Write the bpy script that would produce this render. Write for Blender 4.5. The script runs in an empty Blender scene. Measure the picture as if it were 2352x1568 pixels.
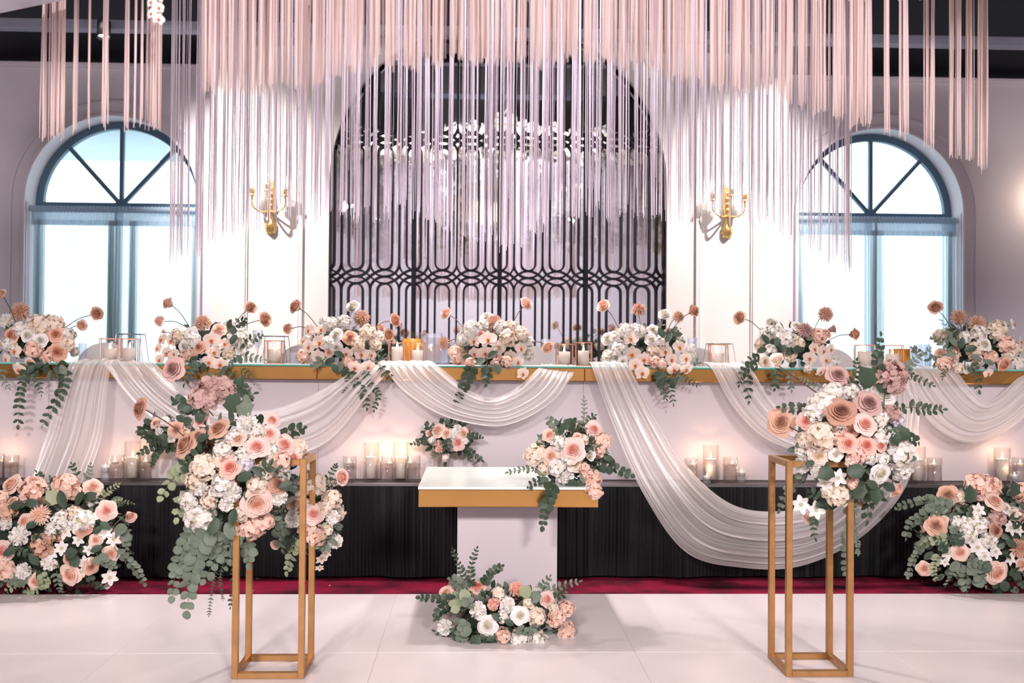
import bpy, math, random
from mathutils import Vector, Matrix, Euler

random.seed(7)
scene = bpy.context.scene
COL = scene.collection
PI = math.pi

# ---------------------------------------------------------------- camera
FPX = 2350.0                       # focal length in pixels of a 2352 px wide frame
CAM = Vector((0, 0, 1.45))
CAMR = (Matrix.Rotation(math.radians(-2.05), 3, 'Z') @ Matrix.Rotation(math.radians(90.9), 3, 'X')
        @ Matrix.Rotation(math.radians(0.43), 3, 'Z'))
cd = bpy.data.cameras.new('camera'); cam = bpy.data.objects.new('camera', cd); COL.objects.link(cam)
cam.matrix_world = Matrix.Translation(CAM) @ CAMR.to_4x4()
cd.sensor_width = 36.0; cd.lens = 36.0 * FPX / 2352.0; cd.clip_start = 0.05; cd.clip_end = 200
cd.dof.use_dof = True; cd.dof.focus_distance = 5.7; cd.dof.aperture_fstop = 2.2
scene.camera = cam

# ---------------------------------------------------------------- look, world and large lights
vs = scene.view_settings
vs.view_transform = 'Standard'; vs.look = 'None'; vs.gamma = 1.0; vs.exposure = 0.0; vs.use_curve_mapping = False
cy = scene.cycles
cy.use_denoising = True; cy.max_bounces = 7; cy.diffuse_bounces = 3; cy.glossy_bounces = 3; cy.use_adaptive_sampling = True; cy.adaptive_threshold = 0.03
cy.transmission_bounces = 4; cy.transparent_max_bounces = 14; cy.caustics_reflective = False; cy.caustics_refractive = False
cy.sample_clamp_indirect = 4.0
w = bpy.data.worlds.new('sky'); scene.world = w; w.use_nodes = True
bg = w.node_tree.nodes['Background']
bg.inputs['Color'].default_value = (0.80, 0.93, 1.0, 1); bg.inputs['Strength'].default_value = 3.2

def spot(name, loc, target, power, color, angle, blend=0.6, size=0.05):
    l = bpy.data.lights.new(name, 'SPOT'); l.energy = power; l.color = color
    l.spot_size = math.radians(angle); l.spot_blend = blend; l.shadow_soft_size = size
    o = bpy.data.objects.new(name, l); COL.objects.link(o); o.location = loc
    o.rotation_euler = (Vector(target) - Vector(loc)).to_track_quat('-Z', 'Y').to_euler()
    return o
def area(name, loc, target, power, color, sx, sy):
    l = bpy.data.lights.new(name, 'AREA'); l.energy = power; l.color = color; l.shape = 'RECTANGLE'; l.size = sx; l.size_y = sy; l.spread = math.radians(120)
    o = bpy.data.objects.new(name, l); COL.objects.link(o); o.location = loc
    o.rotation_euler = (Vector(target) - Vector(loc)).to_track_quat('-Z', 'Y').to_euler()
    return o
STAGE_SPOTS = [(-1.15, 7.4, 4.55), (1.25, 7.4, 4.55), (-0.1, 6.85, 4.6)]
spot('stage_spot_light', STAGE_SPOTS[0], (0.5, 4.6, 0.0), 170, (1, 0.90, 0.89), 105, 0.6, 0.09)
spot('stage_spot_light', STAGE_SPOTS[1], (-0.2, 4.6, 0.0), 170, (1, 0.90, 0.89), 105, 0.6, 0.09)
spot('stage_spot_light', STAGE_SPOTS[2], (0.1, 4.6, 0.0), 560, (1, 0.90, 0.89), 110, 0.6, 0.11)
WALL_SPOTS = [(-3.6, 7.6, 5.05), (4.1, 7.6, 5.05)]
spot('wall_spot_light', WALL_SPOTS[0], (-1.95, 9.2, 2.55), 1500, (1, 0.94, 0.90), 46, 1.0)
spot('wall_spot_light', WALL_SPOTS[1], (2.35, 9.2, 2.55), 1500, (1, 0.94, 0.90), 46, 1.0)
spot('canopy_fill_spot', (0.2, 8.75, 4.75), (0.2, 3.2, 3.6), 1350, (0.93, 0.95, 1.0), 70, 0.8)  # added spot, brightens the canopy and string backs in the mirror
# added soft fill behind the camera, brightens the fronts of flowers and tables
area('hall_fill_light', (-2.6, -5.5, 5.25), (-0.8, 6.4, 1.2), 420, (1, 0.91, 0.89), 1.2, 1.2)
area('hall_fill_light', (2.8, -5.5, 5.25), (1.0, 6.4, 1.2), 420, (1, 0.91, 0.90), 1.2, 1.2)
area('hall_wall_fill_light', (0.2, -3.0, 5.3), (0.2, -9.0, 2.0), 900, (0.98, 0.95, 0.96), 8, 1.0)  # added fill, brightens the hall wall reflected in the mirror

def P(px, py, Y):
    """world point on the plane y = Y that lies behind pixel (px, py) of the 2352 x 1568 photograph"""
    d = CAMR @ Vector(((px - 1176.0) / FPX, -(py - 784.0) / FPX, -1.0))
    return CAM + d * (Y / d.y)
def M(px, Y):                      # metres covered by px pixels at depth Y
    return px * Y / FPX

# ---------------------------------------------------------------- helpers
def srgb(r, g, b):
    f = lambda c: (c / 255 / 12.92) if c / 255 <= 0.04045 else ((c / 255 + 0.055) / 1.055) ** 2.4
    return (f(r), f(g), f(b), 1)
def link(o): COL.objects.link(o); return o
class MB:
    """collects shapes and builds ONE mesh object"""
    def __init__(s): s.v = []; s.f = []; s.mi = []; s.g = []
    def add(s, vs, fs, mi=0, g=None):
        n = len(s.v); s.v += [tuple(x) for x in vs]; s.f += [tuple(i + n for i in f) for f in fs]; s.mi += [mi] * len(fs)
        s.g += ([g] * len(vs) if not isinstance(g, (list, tuple)) else list(g)); return s
    def box(s, x0, x1, y0, y1, z0, z1, mi=0):
        v = [(x, y, z) for z in (z0, z1) for y in (y0, y1) for x in (x0, x1)]
        return s.add(v, [(0, 2, 3, 1), (4, 5, 7, 6), (0, 1, 5, 4), (2, 6, 7, 3), (0, 4, 6, 2), (1, 3, 7, 5)], mi)
    def cbox(s, x0, x1, y0, y1, z0, z1, c=0.004, mi=0):
        """box with chamfered edges"""
        v = []; idx = {}
        for sx in (0, 1):
            for sy in (0, 1):
                for sz in (0, 1):
                    X = (x0, x1)[sx]; Y = (y0, y1)[sy]; Z = (z0, z1)[sz]
                    ix = c if sx == 0 else -c; iy = c if sy == 0 else -c; iz = c if sz == 0 else -c
                    for k, p in enumerate(((X, Y + iy, Z + iz), (X + ix, Y, Z + iz), (X + ix, Y + iy, Z))):
                        idx[(sx, sy, sz, k)] = len(v); v.append(p)
        f = []
        I = idx
        for sx in (0, 1):
            q = [I[(sx, 0, 0, 0)], I[(sx, 1, 0, 0)], I[(sx, 1, 1, 0)], I[(sx, 0, 1, 0)]]; f.append(tuple(q if sx else q[::-1]))
            q = [I[(0, sx, 0, 1)], I[(1, sx, 0, 1)], I[(1, sx, 1, 1)], I[(0, sx, 1, 1)]]; f.append(tuple(q[::-1] if sx else q))
            q = [I[(0, 0, sx, 2)], I[(1, 0, sx, 2)], I[(1, 1, sx, 2)], I[(0, 1, sx, 2)]]; f.append(tuple(q if sx else q[::-1]))
        for a in (0, 1):
            for b in (0, 1):
                f.append((I[(a, b, 0, 0)], I[(a, b, 1, 0)], I[(a, b, 1, 1)], I[(a, b, 0, 1)]))
                f.append((I[(a, 0, b, 0)], I[(a, 1, b, 0)], I[(a, 1, b, 2)], I[(a, 0, b, 2)]))
                f.append((I[(0, a, b, 1)], I[(1, a, b, 1)], I[(1, a, b, 2)], I[(0, a, b, 2)]))
                for cc in (0, 1): f.append((I[(a, b, cc, 0)], I[(a, b, cc, 1)], I[(a, b, cc, 2)]))
        return s.add(v, f, mi)
    def lathe(s, prof, n=20, c=(0, 0, 0), mi=0, cap=True):
        v = [(c[0] + r * math.cos(2 * PI * k / n), c[1] + r * math.sin(2 * PI * k / n), c[2] + z) for r, z in prof for k in range(n)]
        f = [(i * n + k, i * n + (k + 1) % n, (i + 1) * n + (k + 1) % n, (i + 1) * n + k) for i in range(len(prof) - 1) for k in range(n)]
        if cap:
            f.append(tuple(range(n))[::-1]); f.append(tuple((len(prof) - 1) * n + k for k in range(n)))
        return s.add(v, f, mi)
    def tube(s, pts, r, n=6, mi=0, r1=None):
        pts = [Vector(p) for p in pts]; v = []; L = len(pts)
        for i, p in enumerate(pts):
            t = (pts[min(i + 1, L - 1)] - pts[max(i - 1, 0)]).normalized()
            a = t.cross(Vector((0, 0, 1)));  a = t.cross(Vector((1, 0, 0))) if a.length < 0.05 else a
            a.normalize(); b = t.cross(a); rr = r if r1 is None else r + (r1 - r) * i / max(L - 1, 1)
            v += [p + (a * math.cos(2 * PI * k / n) + b * math.sin(2 * PI * k / n)) * rr for k in range(n)]
        f = [(i * n + k, i * n + (k + 1) % n, (i + 1) * n + (k + 1) % n, (i + 1) * n + k) for i in range(L - 1) for k in range(n)]
        f += [tuple(range(n))[::-1], tuple((L - 1) * n + k for k in range(n))]
        return s.add(v, f, mi)
    def strip(s, pts, w, y0, y1, closed=False, mi=0):
        """flat bar of width w swept along points (x, z) in an x-z plane between depths y0 and y1"""
        L = len(pts); v = []
        for i, p in enumerate(pts):
            a = pts[(i - 1) % L] if closed or i > 0 else p; b = pts[(i + 1) % L] if closed or i < L - 1 else p
            tx, tz = b[0] - a[0], b[1] - a[1]; l = math.hypot(tx, tz) or 1; nx, nz = -tz / l * w / 2, tx / l * w / 2
            v += [(p[0] + nx, y0, p[1] + nz), (p[0] - nx, y0, p[1] - nz), (p[0] - nx, y1, p[1] - nz), (p[0] + nx, y1, p[1] + nz)]
        f = []
        for i in range(L if closed else L - 1):
            j = (i + 1) % L
            f += [(i * 4 + k, i * 4 + (k + 1) % 4, j * 4 + (k + 1) % 4, j * 4 + k) for k in range(4)]
        if not closed: f += [(3, 2, 1, 0), tuple((L - 1) * 4 + k for k in range(4))]
        return s.add(v, f, mi)
    def grid(s, fn, nu, nv, mi=0, g=None):
        v = [fn(i / nu, j / nv) for i in range(nu + 1) for j in range(nv + 1)]
        f = [(i * (nv + 1) + j, (i + 1) * (nv + 1) + j, (i + 1) * (nv + 1) + j + 1, i * (nv + 1) + j + 1) for i in range(nu) for j in range(nv)]
        return s.add(v, f, mi, g)
    def mesh(s, name, mats, smooth=False):
        me = bpy.data.meshes.new(name); me.from_pydata(s.v, [], s.f)
        for m in (mats if isinstance(mats, (list, tuple)) else [mats]): me.materials.append(m)
        if any(s.mi): me.polygons.foreach_set('material_index', s.mi)
        if smooth: me.polygons.foreach_set('use_smooth', [True] * len(s.f))
        if any(x is not None for x in s.g):
            at = me.attributes.new('g', 'FLOAT', 'POINT'); at.data.foreach_set('value', [1.0 if x is None else x for x in s.g])
        me.update(); return me
    def build(s, name, mats, parent=None, smooth=False, recalc=True):
        me = s.mesh(name, mats, smooth)
        if recalc:
            import bmesh
            b = bmesh.new(); b.from_mesh(me); bmesh.ops.recalc_face_normals(b, faces=b.faces); b.to_mesh(me); b.free()
        return put(name, me, parent)
def put(name, me, parent=None, mw=None):
    o = bpy.data.objects.new(name, me); COL.objects.link(o)
    if parent is not None: o.parent = parent
    if mw is not None: o.matrix_basis = mw
    return o
def tag(o, label=None, cat=None, group=None, kind=None):
    if label: o['label'] = label
    if cat: o['category'] = cat
    if group: o['group'] = group
    if kind: o['kind'] = kind
    return o
def thing(name, loc, label, cat, group=None, kind=None, rz=0):
    o = bpy.data.objects.new(name, None); COL.objects.link(o); o.location = loc; o.rotation_euler = (0, 0, rz); o.empty_display_size = 0.05
    return tag(o, label, cat, group, kind)
def copy_tree(o, parent=None):
    c = o.copy(); COL.objects.link(c)
    if parent is not None: c.parent = parent
    for ch in list(o.children): copy_tree(ch, c)
    return c
def spline(pts, n):
    """Catmull-Rom through pts, n+1 samples"""
    pts = [Vector(p) for p in pts]; L = len(pts) - 1; out = []
    for k in range(n + 1):
        t = k / n * L; i = min(int(t), L - 1); t -= i
        p0 = pts[max(i - 1, 0)]; p1 = pts[i]; p2 = pts[i + 1]; p3 = pts[min(i + 2, L)]
        out.append(0.5 * ((2 * p1) + (p2 - p0) * t + (2 * p0 - 5 * p1 + 4 * p2 - p3) * t * t + (3 * p1 - p0 - 3 * p2 + p3) * t ** 3))
    return out

# ---------------------------------------------------------------- materials
def mat(name, col, rough=0.6, metal=0.0, noise=0.0, nscale=8.0, bump=0.0, bscale=40.0, spec=0.5, trans=0.0, col2=None, emit=None, estr=0.0, alpha=1.0):
    m = bpy.data.materials.new(name); m.use_nodes = True; nt = m.node_tree; n = nt.nodes; l = nt.links
    p = n['Principled BSDF']; p.inputs['Base Color'].default_value = col; p.inputs['Roughness'].default_value = rough
    p.inputs['Metallic'].default_value = metal; p.inputs['Specular IOR Level'].default_value = spec; p.inputs['Alpha'].default_value = alpha
    tc = n.new('ShaderNodeTexCoord')
    if noise > 0 or col2:
        nz = n.new('ShaderNodeTexNoise'); nz.inputs['Scale'].default_value = nscale; nz.inputs['Detail'].default_value = 4
        l.new(tc.outputs['Object'], nz.inputs['Vector'])
        r = n.new('ShaderNodeValToRGB'); l.new(nz.outputs['Fac'], r.inputs['Fac'])
        c2 = col2 or tuple(c * (1 - noise) for c in col[:3]) + (1,)
        r.color_ramp.elements[0].position = 0.35; r.color_ramp.elements[0].color = c2
        r.color_ramp.elements[1].position = 0.65; r.color_ramp.elements[1].color = col
        l.new(r.outputs['Color'], p.inputs['Base Color'])
    if bump > 0:
        nb = n.new('ShaderNodeTexNoise'); nb.inputs['Scale'].default_value = bscale; nb.inputs['Detail'].default_value = 3
        l.new(tc.outputs['Object'], nb.inputs['Vector'])
        b = n.new('ShaderNodeBump'); b.inputs['Strength'].default_value = bump; b.inputs['Distance'].default_value = 0.01
        l.new(nb.outputs['Fac'], b.inputs['Height']); l.new(b.outputs['Normal'], p.inputs['Normal'])
    if emit: p.inputs['Emission Color'].default_value = emit; p.inputs['Emission Strength'].default_value = estr
    if trans > 0:
        t = n.new('ShaderNodeBsdfTranslucent'); t.inputs['Color'].default_value = col
        mx = n.new('ShaderNodeMixShader'); mx.inputs['Fac'].default_value = trans
        out = n['Material Output']; l.new(p.outputs['BSDF'], mx.inputs[1]); l.new(t.outputs['BSDF'], mx.inputs[2]); l.new(mx.outputs['Shader'], out.inputs['Surface'])
    return m
def glassy(name, tint=(1, 1, 1, 1), ior=1.35, rough=0.02, milky=0.0, mcol=(0.8, 0.8, 0.8, 1)):
    """thin clear sheet: transparent with fresnel reflections, optionally a little milky"""
    m = bpy.data.materials.new(name); m.use_nodes = True; nt = m.node_tree; n = nt.nodes; l = nt.links
    n.remove(n['Principled BSDF'])
    t = n.new('ShaderNodeBsdfTransparent'); t.inputs['Color'].default_value = tint
    g = n.new('ShaderNodeBsdfGlossy'); g.inputs['Roughness'].default_value = rough
    lw = n.new('ShaderNodeLayerWeight'); lw.inputs['Blend'].default_value = 0.5
    pw = n.new('ShaderNodeMath'); pw.operation = 'POWER'; pw.inputs[1].default_value = 4.0; l.new(lw.outputs['Facing'], pw.inputs[0])
    f0 = ((ior - 1) / (ior + 1)) ** 2
    f = n.new('ShaderNodeMath'); f.operation = 'MULTIPLY_ADD'; f.inputs[1].default_value = 0.7; f.inputs[2].default_value = f0; l.new(pw.outputs[0], f.inputs[0])
    mx = n.new('ShaderNodeMixShader'); l.new(f.outputs[0], mx.inputs['Fac'])
    src = t
    if milky > 0:
        d = n.new('ShaderNodeBsdfDiffuse'); d.inputs['Color'].default_value = mcol
        m2 = n.new('ShaderNodeMixShader'); m2.inputs['Fac'].default_value = milky
        l.new(t.outputs[0], m2.inputs[1]); l.new(d.outputs[0], m2.inputs[2]); src = m2
    l.new(src.outputs[0], mx.inputs[1]); l.new(g.outputs[0], mx.inputs[2]); l.new(mx.outputs[0], n['Material Output'].inputs['Surface'])
    return m
def sheer(name, col, opacity, translucent=0.5, gloss=0.06, grough=0.3):
    """thin woven voile: threads scatter, the gaps between them let light through"""
    m = bpy.data.materials.new(name); m.use_nodes = True; nt = m.node_tree; n = nt.nodes; l = nt.links
    n.remove(n['Principled BSDF'])
    t = n.new('ShaderNodeBsdfTransparent'); d = n.new('ShaderNodeBsdfDiffuse'); d.inputs['Color'].default_value = col
    tr = n.new('ShaderNodeBsdfTranslucent'); tr.inputs['Color'].default_value = col
    g = n.new('ShaderNodeBsdfGlossy'); g.inputs['Roughness'].default_value = grough
    a = n.new('ShaderNodeMixShader'); a.inputs['Fac'].default_value = translucent; l.new(d.outputs[0], a.inputs[1]); l.new(tr.outputs[0], a.inputs[2])
    b = n.new('ShaderNodeMixShader'); b.inputs['Fac'].default_value = gloss; l.new(a.outputs[0], b.inputs[1]); l.new(g.outputs[0], b.inputs[2])
    c = n.new('ShaderNodeMixShader'); c.inputs['Fac'].default_value = opacity; l.new(t.outputs[0], c.inputs[1]); l.new(b.outputs[0], c.inputs[2])
    l.new(c.outputs[0], n['Material Output'].inputs['Surface'])
    return m
def glow(name, col, strength):
    m = bpy.data.materials.new(name); m.use_nodes = True; nt = m.node_tree; n = nt.nodes
    n.remove(n['Principled BSDF']); e = n.new('ShaderNodeEmission'); e.inputs['Color'].default_value = col; e.inputs['Strength'].default_value = strength
    nt.links.new(e.outputs[0], n['Material Output'].inputs['Surface']); return m

MT = dict(
    wall=mat('wall_paint', srgb(220, 214, 222), 0.75, noise=0.03, nscale=3),
    feature=mat('feature_wall_paint', srgb(240, 234, 232), 0.6, noise=0.02, nscale=3),
    hall=mat('hall_wall_paint', srgb(158, 152, 158), 0.8, noise=0.05),
    ceiling=mat('black_ceiling_paint', srgb(28, 31, 40), 0.85, noise=0.2, nscale=3),
    beam=mat('grey_beam_paint', srgb(150, 154, 172), 0.6, noise=0.05),
    carpet=mat('maroon_carpet', srgb(164, 34, 70), 0.95, col2=srgb(62, 30, 42), nscale=3.4, bump=0.8, bscale=260, spec=0.1),
    panel=mat('white_dance_floor', srgb(236, 226, 228), 0.32, noise=0.035, nscale=2.5, bump=0.02, bscale=30),
    seam=mat('floor_seam', srgb(206, 196, 196), 0.7, noise=0.1),
    skirt=mat('black_pleated_cloth', srgb(30, 31, 35), 0.8, noise=0.2, nscale=40, bump=0.25, bscale=400),
    alu=mat('stage_edge_metal', srgb(120, 116, 118), 0.35, 0.8, noise=0.1),
    stage=mat('stage_deck', srgb(88, 80, 82), 0.6, noise=0.15, nscale=10),
    gold=mat('brushed_gold_mirror', srgb(200, 152, 88), 0.21, 0.95, noise=0.10, nscale=3, bump=0.04, bscale=6),
    goldframe=mat('gold_frame_paint', srgb(184, 138, 88), 0.38, 0.75, noise=0.16, nscale=14, bump=0.05, bscale=60),
    brass=mat('polished_brass', srgb(240, 204, 138), 0.34, 1.0, noise=0.08, nscale=12),
    copper=mat('rose_gold_wire', srgb(196, 140, 116), 0.25, 0.9, noise=0.05),
    steel=mat('chrome_wire', srgb(150, 150, 160), 0.2, 0.9, noise=0.05),
    white=mat('white_lacquer', srgb(200, 190, 196), 0.5, noise=0.02, nscale=3),
    glasstop=mat('frosted_white_glass', srgb(226, 236, 232), 0.22, noise=0.02, nscale=2),
    glassedge=mat('green_glass_edge', srgb(120, 205, 190), 0.1, noise=0.02, trans=0.4),
    iron=mat('black_iron', srgb(26, 28, 38), 0.45, 0.3, noise=0.1),
    winframe=mat('dark_window_frame', srgb(86, 114, 136), 0.5, noise=0.08),
    glass=glassy('clear_glass', (0.97, 0.97, 0.97, 1), 1.32),
    pane=glassy('window_glass', (0.93, 0.98, 1, 1), 1.2),
    water=glassy('still_water', (0.90, 0.88, 0.88, 1), 1.2),
    crystal=glassy('cut_crystal', (0.95, 0.96, 1, 1), 1.5, 0.05, 0.12, (0.9, 0.93, 1, 1)),
    juice=mat('orange_juice', srgb(255, 196, 84), 0.3, noise=0.03, trans=0.6),
    wax=mat('ivory_wax', srgb(244, 232, 222), 0.5, noise=0.02, trans=0.25),
    wick=mat('burnt_wick', srgb(40, 30, 26), 0.9, noise=0.2),
    flame=glow('candle_flame', (1, 0.72, 0.42, 1), 26),
    bulb=glow('sconce_bulb', (1, 0.90, 0.78, 1), 30),
    lens=glow('spotlight_lens', (0.86, 0.92, 1, 1), 25),
    voile=sheer('white_voile', srgb(255, 250, 250), 0.60, 0.40, 0.10, 0.28),
    curtain=sheer('window_voile', (0.92, 0.975, 1.0, 1), 0.86, 0.82, 0.0),
    hem=sheer('window_voile_hem', (0.86, 0.95, 1.0, 1), 0.5, 0.7, 0.0),
    curtainhead=sheer('window_voile_heading', srgb(196, 214, 230), 0.95, 0.35, 0.0),
    ceilcloth=sheer('ceiling_drape_cloth', srgb(226, 226, 238), 0.9, 0.4, 0.0),
    string_a=mat('warm_lit_fringe_cord', srgb(246, 226, 224), 0.8, noise=0.06, nscale=3, trans=0.3),  # warm light on the near strings is put into the cord colour
    string_b=mat('cool_lit_fringe_cord', srgb(246, 238, 246), 0.8, noise=0.06, nscale=3, trans=0.45),  # cool light on the far strings is put into the cord colour
    mirror=mat('mirror_silver', (0.80, 0.80, 0.84, 1), 0.015, 1.0, noise=0.01),
    chair=mat('white_chair_shell', srgb(238, 232, 232), 0.4, noise=0.02),
    wood=mat('brown_timber', srgb(150, 96, 58), 0.5, noise=0.2, nscale=10),
    black=mat('black_lamp_housing', srgb(20, 20, 24), 0.5, noise=0.1),
    foam=mat('florist_foam', srgb(44, 58, 44), 0.95, noise=0.3, nscale=30),
    tape=mat('white_satin_ribbon', srgb(240, 226, 222), 0.45, noise=0.03),
    eave=mat('eave_paint', srgb(215, 228, 235), 0.8, noise=0.02),
    ground=mat('outdoor_paving', srgb(200, 205, 205), 0.9, noise=0.05),
)
# ================================================================ the hall
WALL_Y, FEAT_Y, STAGE_Z, STAGE_Y = 9.5, 9.2, 0.62, 6.76
XL, XR, YB, ZC = -7.2, 7.6, -9.0, 5.6
def struct(o, label=None): return tag(o, label, None, None, 'structure')
fl = MB().box(XL, XR, YB, WALL_Y + 0.4, -0.06, -0.016).build('floor', MT['carpet']); struct(fl, 'maroon carpet with dark patches in front of the stage')
ce = MB().box(XL, XR, YB, WALL_Y + 0.4, ZC, ZC + 0.1).build('ceiling', MT['ceiling']); struct(ce, 'black painted ceiling above the white walls')
struct(MB().box(XL - 0.2, XL, YB, WALL_Y + 0.4, -0.06, ZC).build('wall_left', MT['wall']))
struct(MB().box(XR, XR + 0.2, YB, WALL_Y + 0.4, -0.06, ZC).build('wall_right', MT['wall']))
struct(MB().box(XL - 0.2, XR + 0.2, YB - 0.2, YB, -0.06, ZC).build('wall_front', MT['hall']))

def arch_wall(mb, x0, x1, z0, z1, y0, y1, openings, n=48):
    """wall slab with arched openings: (cx, half width, sill z, spring z, radius)"""
    xs = {x0, x1}
    for cx, hw, zs, zp, r in openings:
        xs |= {cx - hw * math.cos(PI * k / n) for k in range(n + 1)}
    xs = sorted(xs)
    def op(x):
        for o in openings:
            if abs(x - o[0]) <= o[1] + 1e-9: return o
    def top(o, x): return min(z1, o[3] + math.sqrt(max(0.0, o[4] ** 2 - (x - o[0]) ** 2)))
    for a, b in zip(xs, xs[1:]):
        o = op((a + b) / 2)
        segs = [(z0, z0, z1, z1)]
        if o:
            ta, tb = top(o, a), top(o, b); segs = []
            if o[2] > z0: segs.append((z0, z0, o[2], o[2]))
            if ta < z1 - 1e-6 or tb < z1 - 1e-6: segs.append((ta, tb, z1, z1))
        for za, zb, zc, zd in segs:
            mb.add([(a, y0, za), (b, y0, zb), (b, y0, zd), (a, y0, zc), (a, y1, za), (b, y1, zb), (b, y1, zd), (a, y1, zc)],
                   [(0, 1, 2, 3), (5, 4, 7, 6), (0, 4, 5, 1), (3, 2, 6, 7)])
    for o in openings:                                  # jambs
        for s in (-1, 1):
            x = o[0] + s * o[1]; zt = top(o, x)
            mb.add([(x, y0, o[2]), (x, y1, o[2]), (x, y1, zt), (x, y0, zt)], [(0, 1, 2, 3) if s < 0 else (3, 2, 1, 0)])
    for x, q in ((x0, (3, 2, 1, 0)), (x1, (0, 1, 2, 3))):
        mb.add([(x, y0, z0), (x, y1, z0), (x, y1, z1), (x, y0, z1)], [q])
    return mb
WZ1 = P(1176, 168, WALL_Y).z
WIN = []
for px, py in ((259, 463), (2021, 487)):
    p = P(px, py, WALL_Y); WIN.append((p.x, 0.785, 1.0, p.z, 0.785))
wb = arch_wall(MB(), XL, XR, 0, WZ1, WALL_Y, WALL_Y + 0.3, WIN).build('wall_back', MT['wall'], recalc=False)
struct(wb, 'pale mauve-white back wall with two arched windows')
struct(MB().box(XL, XR, WALL_Y + 0.15, WALL_Y + 0.4, WZ1, ZC).build('wall_upper', MT['ceiling']))
struct(MB().cbox(XL, XR, WALL_Y - 0.035, WALL_Y + 0.2, WZ1 - 0.02, WZ1 + 0.025, 0.008).build('trim_1', MT['wall']), 'narrow cornice along the top of the back wall')
# raised architrave round each window
for k, (cx, hw, zs, zp, r) in enumerate(WIN):
    for j, (ro, wd, pr) in enumerate(((r + 0.012, 0.024, 0.03), (r + 0.135, 0.022, 0.022))):
        pts = [(cx - ro, 0.7)] + [(cx + ro * math.cos(PI - PI * i / 40), zp + ro * math.sin(PI - PI * i / 40)) for i in range(41)] + [(cx + ro, 0.7)]
        struct(MB().strip(pts, wd, WALL_Y - pr, WALL_Y + 0.01).build('trim_%d' % (2 + 2 * k + j), MT['wall']))

# the projecting feature wall with the tall arch, cut open at its top
FX0, FX1 = P(484, 500, FEAT_Y).x, P(1811, 500, FEAT_Y).x
FZ1 = P(1176, 90, FEAT_Y).z
AC = P(1146.5, 425, FEAT_Y); AR = M(389, FEAT_Y)
fw = arch_wall(MB(), FX0, FX1, STAGE_Z, FZ1, FEAT_Y, FEAT_Y + 0.06, [(AC.x, AR, STAGE_Z, AC.z, AR)], 64).build('wall_feature', MT['feature'], recalc=False)
struct(fw, 'white projecting wall with a tall arch round the mirror')
for s in (0, 1):
    struct(MB().box(*((FX0, FX0 + 0.05) if s == 0 else (FX1 - 0.05, FX1)), FEAT_Y + 0.06, WALL_Y, STAGE_Z, FZ1).build('wall_feature_side', MT['feature']))
# panel mouldings on the feature wall, a frame each side of the arch
for k, (a, b, t) in enumerate(((560, 691, 106), (1602, 1732, 122))):
    x0, x1 = P(a, 600, FEAT_Y).x, P(b, 600, FEAT_Y).x; z1 = P((a + b) / 2, t, FEAT_Y).z
    m = MB()
    for wd, off, pr in ((0.030, 0, 0.016), (0.012, 0.026, 0.010)):
        m.strip([(x0 + off, STAGE_Z + 0.3), (x0 + off, z1 - off), (x1 - off, z1 - off), (x1 - off, STAGE_Z + 0.3)], wd, FEAT_Y - pr, FEAT_Y + 0.002)
    struct(m.build('trim_%d' % (7 + k), MT['feature']), 'raised panel moulding beside the arch')

# ceiling beam and brown timber beam
zb = P(1176, 77, 8.9).z
struct(MB().cbox(XL, XR, 8.86, 8.98, zb - 0.04, zb + 0.045, 0.006).build('trim_9', MT['beam']), 'grey lighting rail across the black ceiling')
struct(MB().cbox(-1.1, 1.9, 3.4, 3.6, 5.0, 5.16, 0.01).build('trim_10', MT['wood']), 'brown timber beam under the ceiling')

# ---------------------------------------------------------------- windows
def fan_pane(cx, zp, r, a0, a1, y):
    m = MB(); n = 12; v = [(cx, y, zp)] + [(cx + r * math.cos(a0 + (a1 - a0) * i / n), y, zp + r * math.sin(a0 + (a1 - a0) * i / n)) for i in range(n + 1)]
    m.add(v, [(0, i + 1, i + 2) for i in range(n)]); return m
for k, (cx, hw, zs, zp, r) in enumerate(WIN):
    wn = thing('window_%d' % (k + 1), (cx, WALL_Y + 0.24, zs), ('arched window with dark fan bars at the left', 'arched window with dark fan bars at the right')[k], 'window', None, 'structure')
    y = 0.0; z = zp - zs
    rr = r - 0.03
    pts = [(-rr, 0)] + [(rr * math.cos(PI - PI * i / 40), z + rr * math.sin(PI - PI * i / 40)) for i in range(41)] + [(rr, 0)]
    MB().strip(pts, 0.075, -0.03, 0.03).build('frame', MT['winframe'], wn)
    MB().box(-r, r, -0.035, 0.03, z - 0.03, z + 0.02).build('transom', MT['winframe'], wn)
    MB().box(-r, r, -0.03, 0.03, 0, 0.06).build('bottom_rail', MT['winframe'], wn)
    for a in (PI / 2, PI * 0.265, PI * 0.735):
        MB().strip([(0, z), ((rr) * math.cos(a), z + rr * math.sin(a))], 0.036, -0.022, 0.022).build('glazing_bar', MT['winframe'], wn)
    MB().strip([(-0.02, 0), (-0.02, z)], 0.06, -0.025, 0.025).build('mullion', MT['winframe'], wn)
    MB().lathe([(0.055, -0.03), (0.055, 0.03)], 16).build('hub', MT['winframe'], wn).matrix_basis = Matrix.Translation((0, 0, z)) @ Matrix.Rotation(PI / 2, 4, 'X')
    for a0, a1 in ((0, .265), (.265, .5), (.5, .735), (.735, 1)):
        fan_pane(0, z, rr, a0 * PI, a1 * PI, 0.0).build('pane', MT['pane'], wn, recalc=False)
    for a, b in ((-rr, -0.03), (0.03, rr)):
        MB().add([(a, 0, 0), (b, 0, 0), (b, 0, z), (a, 0, z)], [(0, 1, 2, 3)]).build('pane', MT['pane'], wn, recalc=False)
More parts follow.
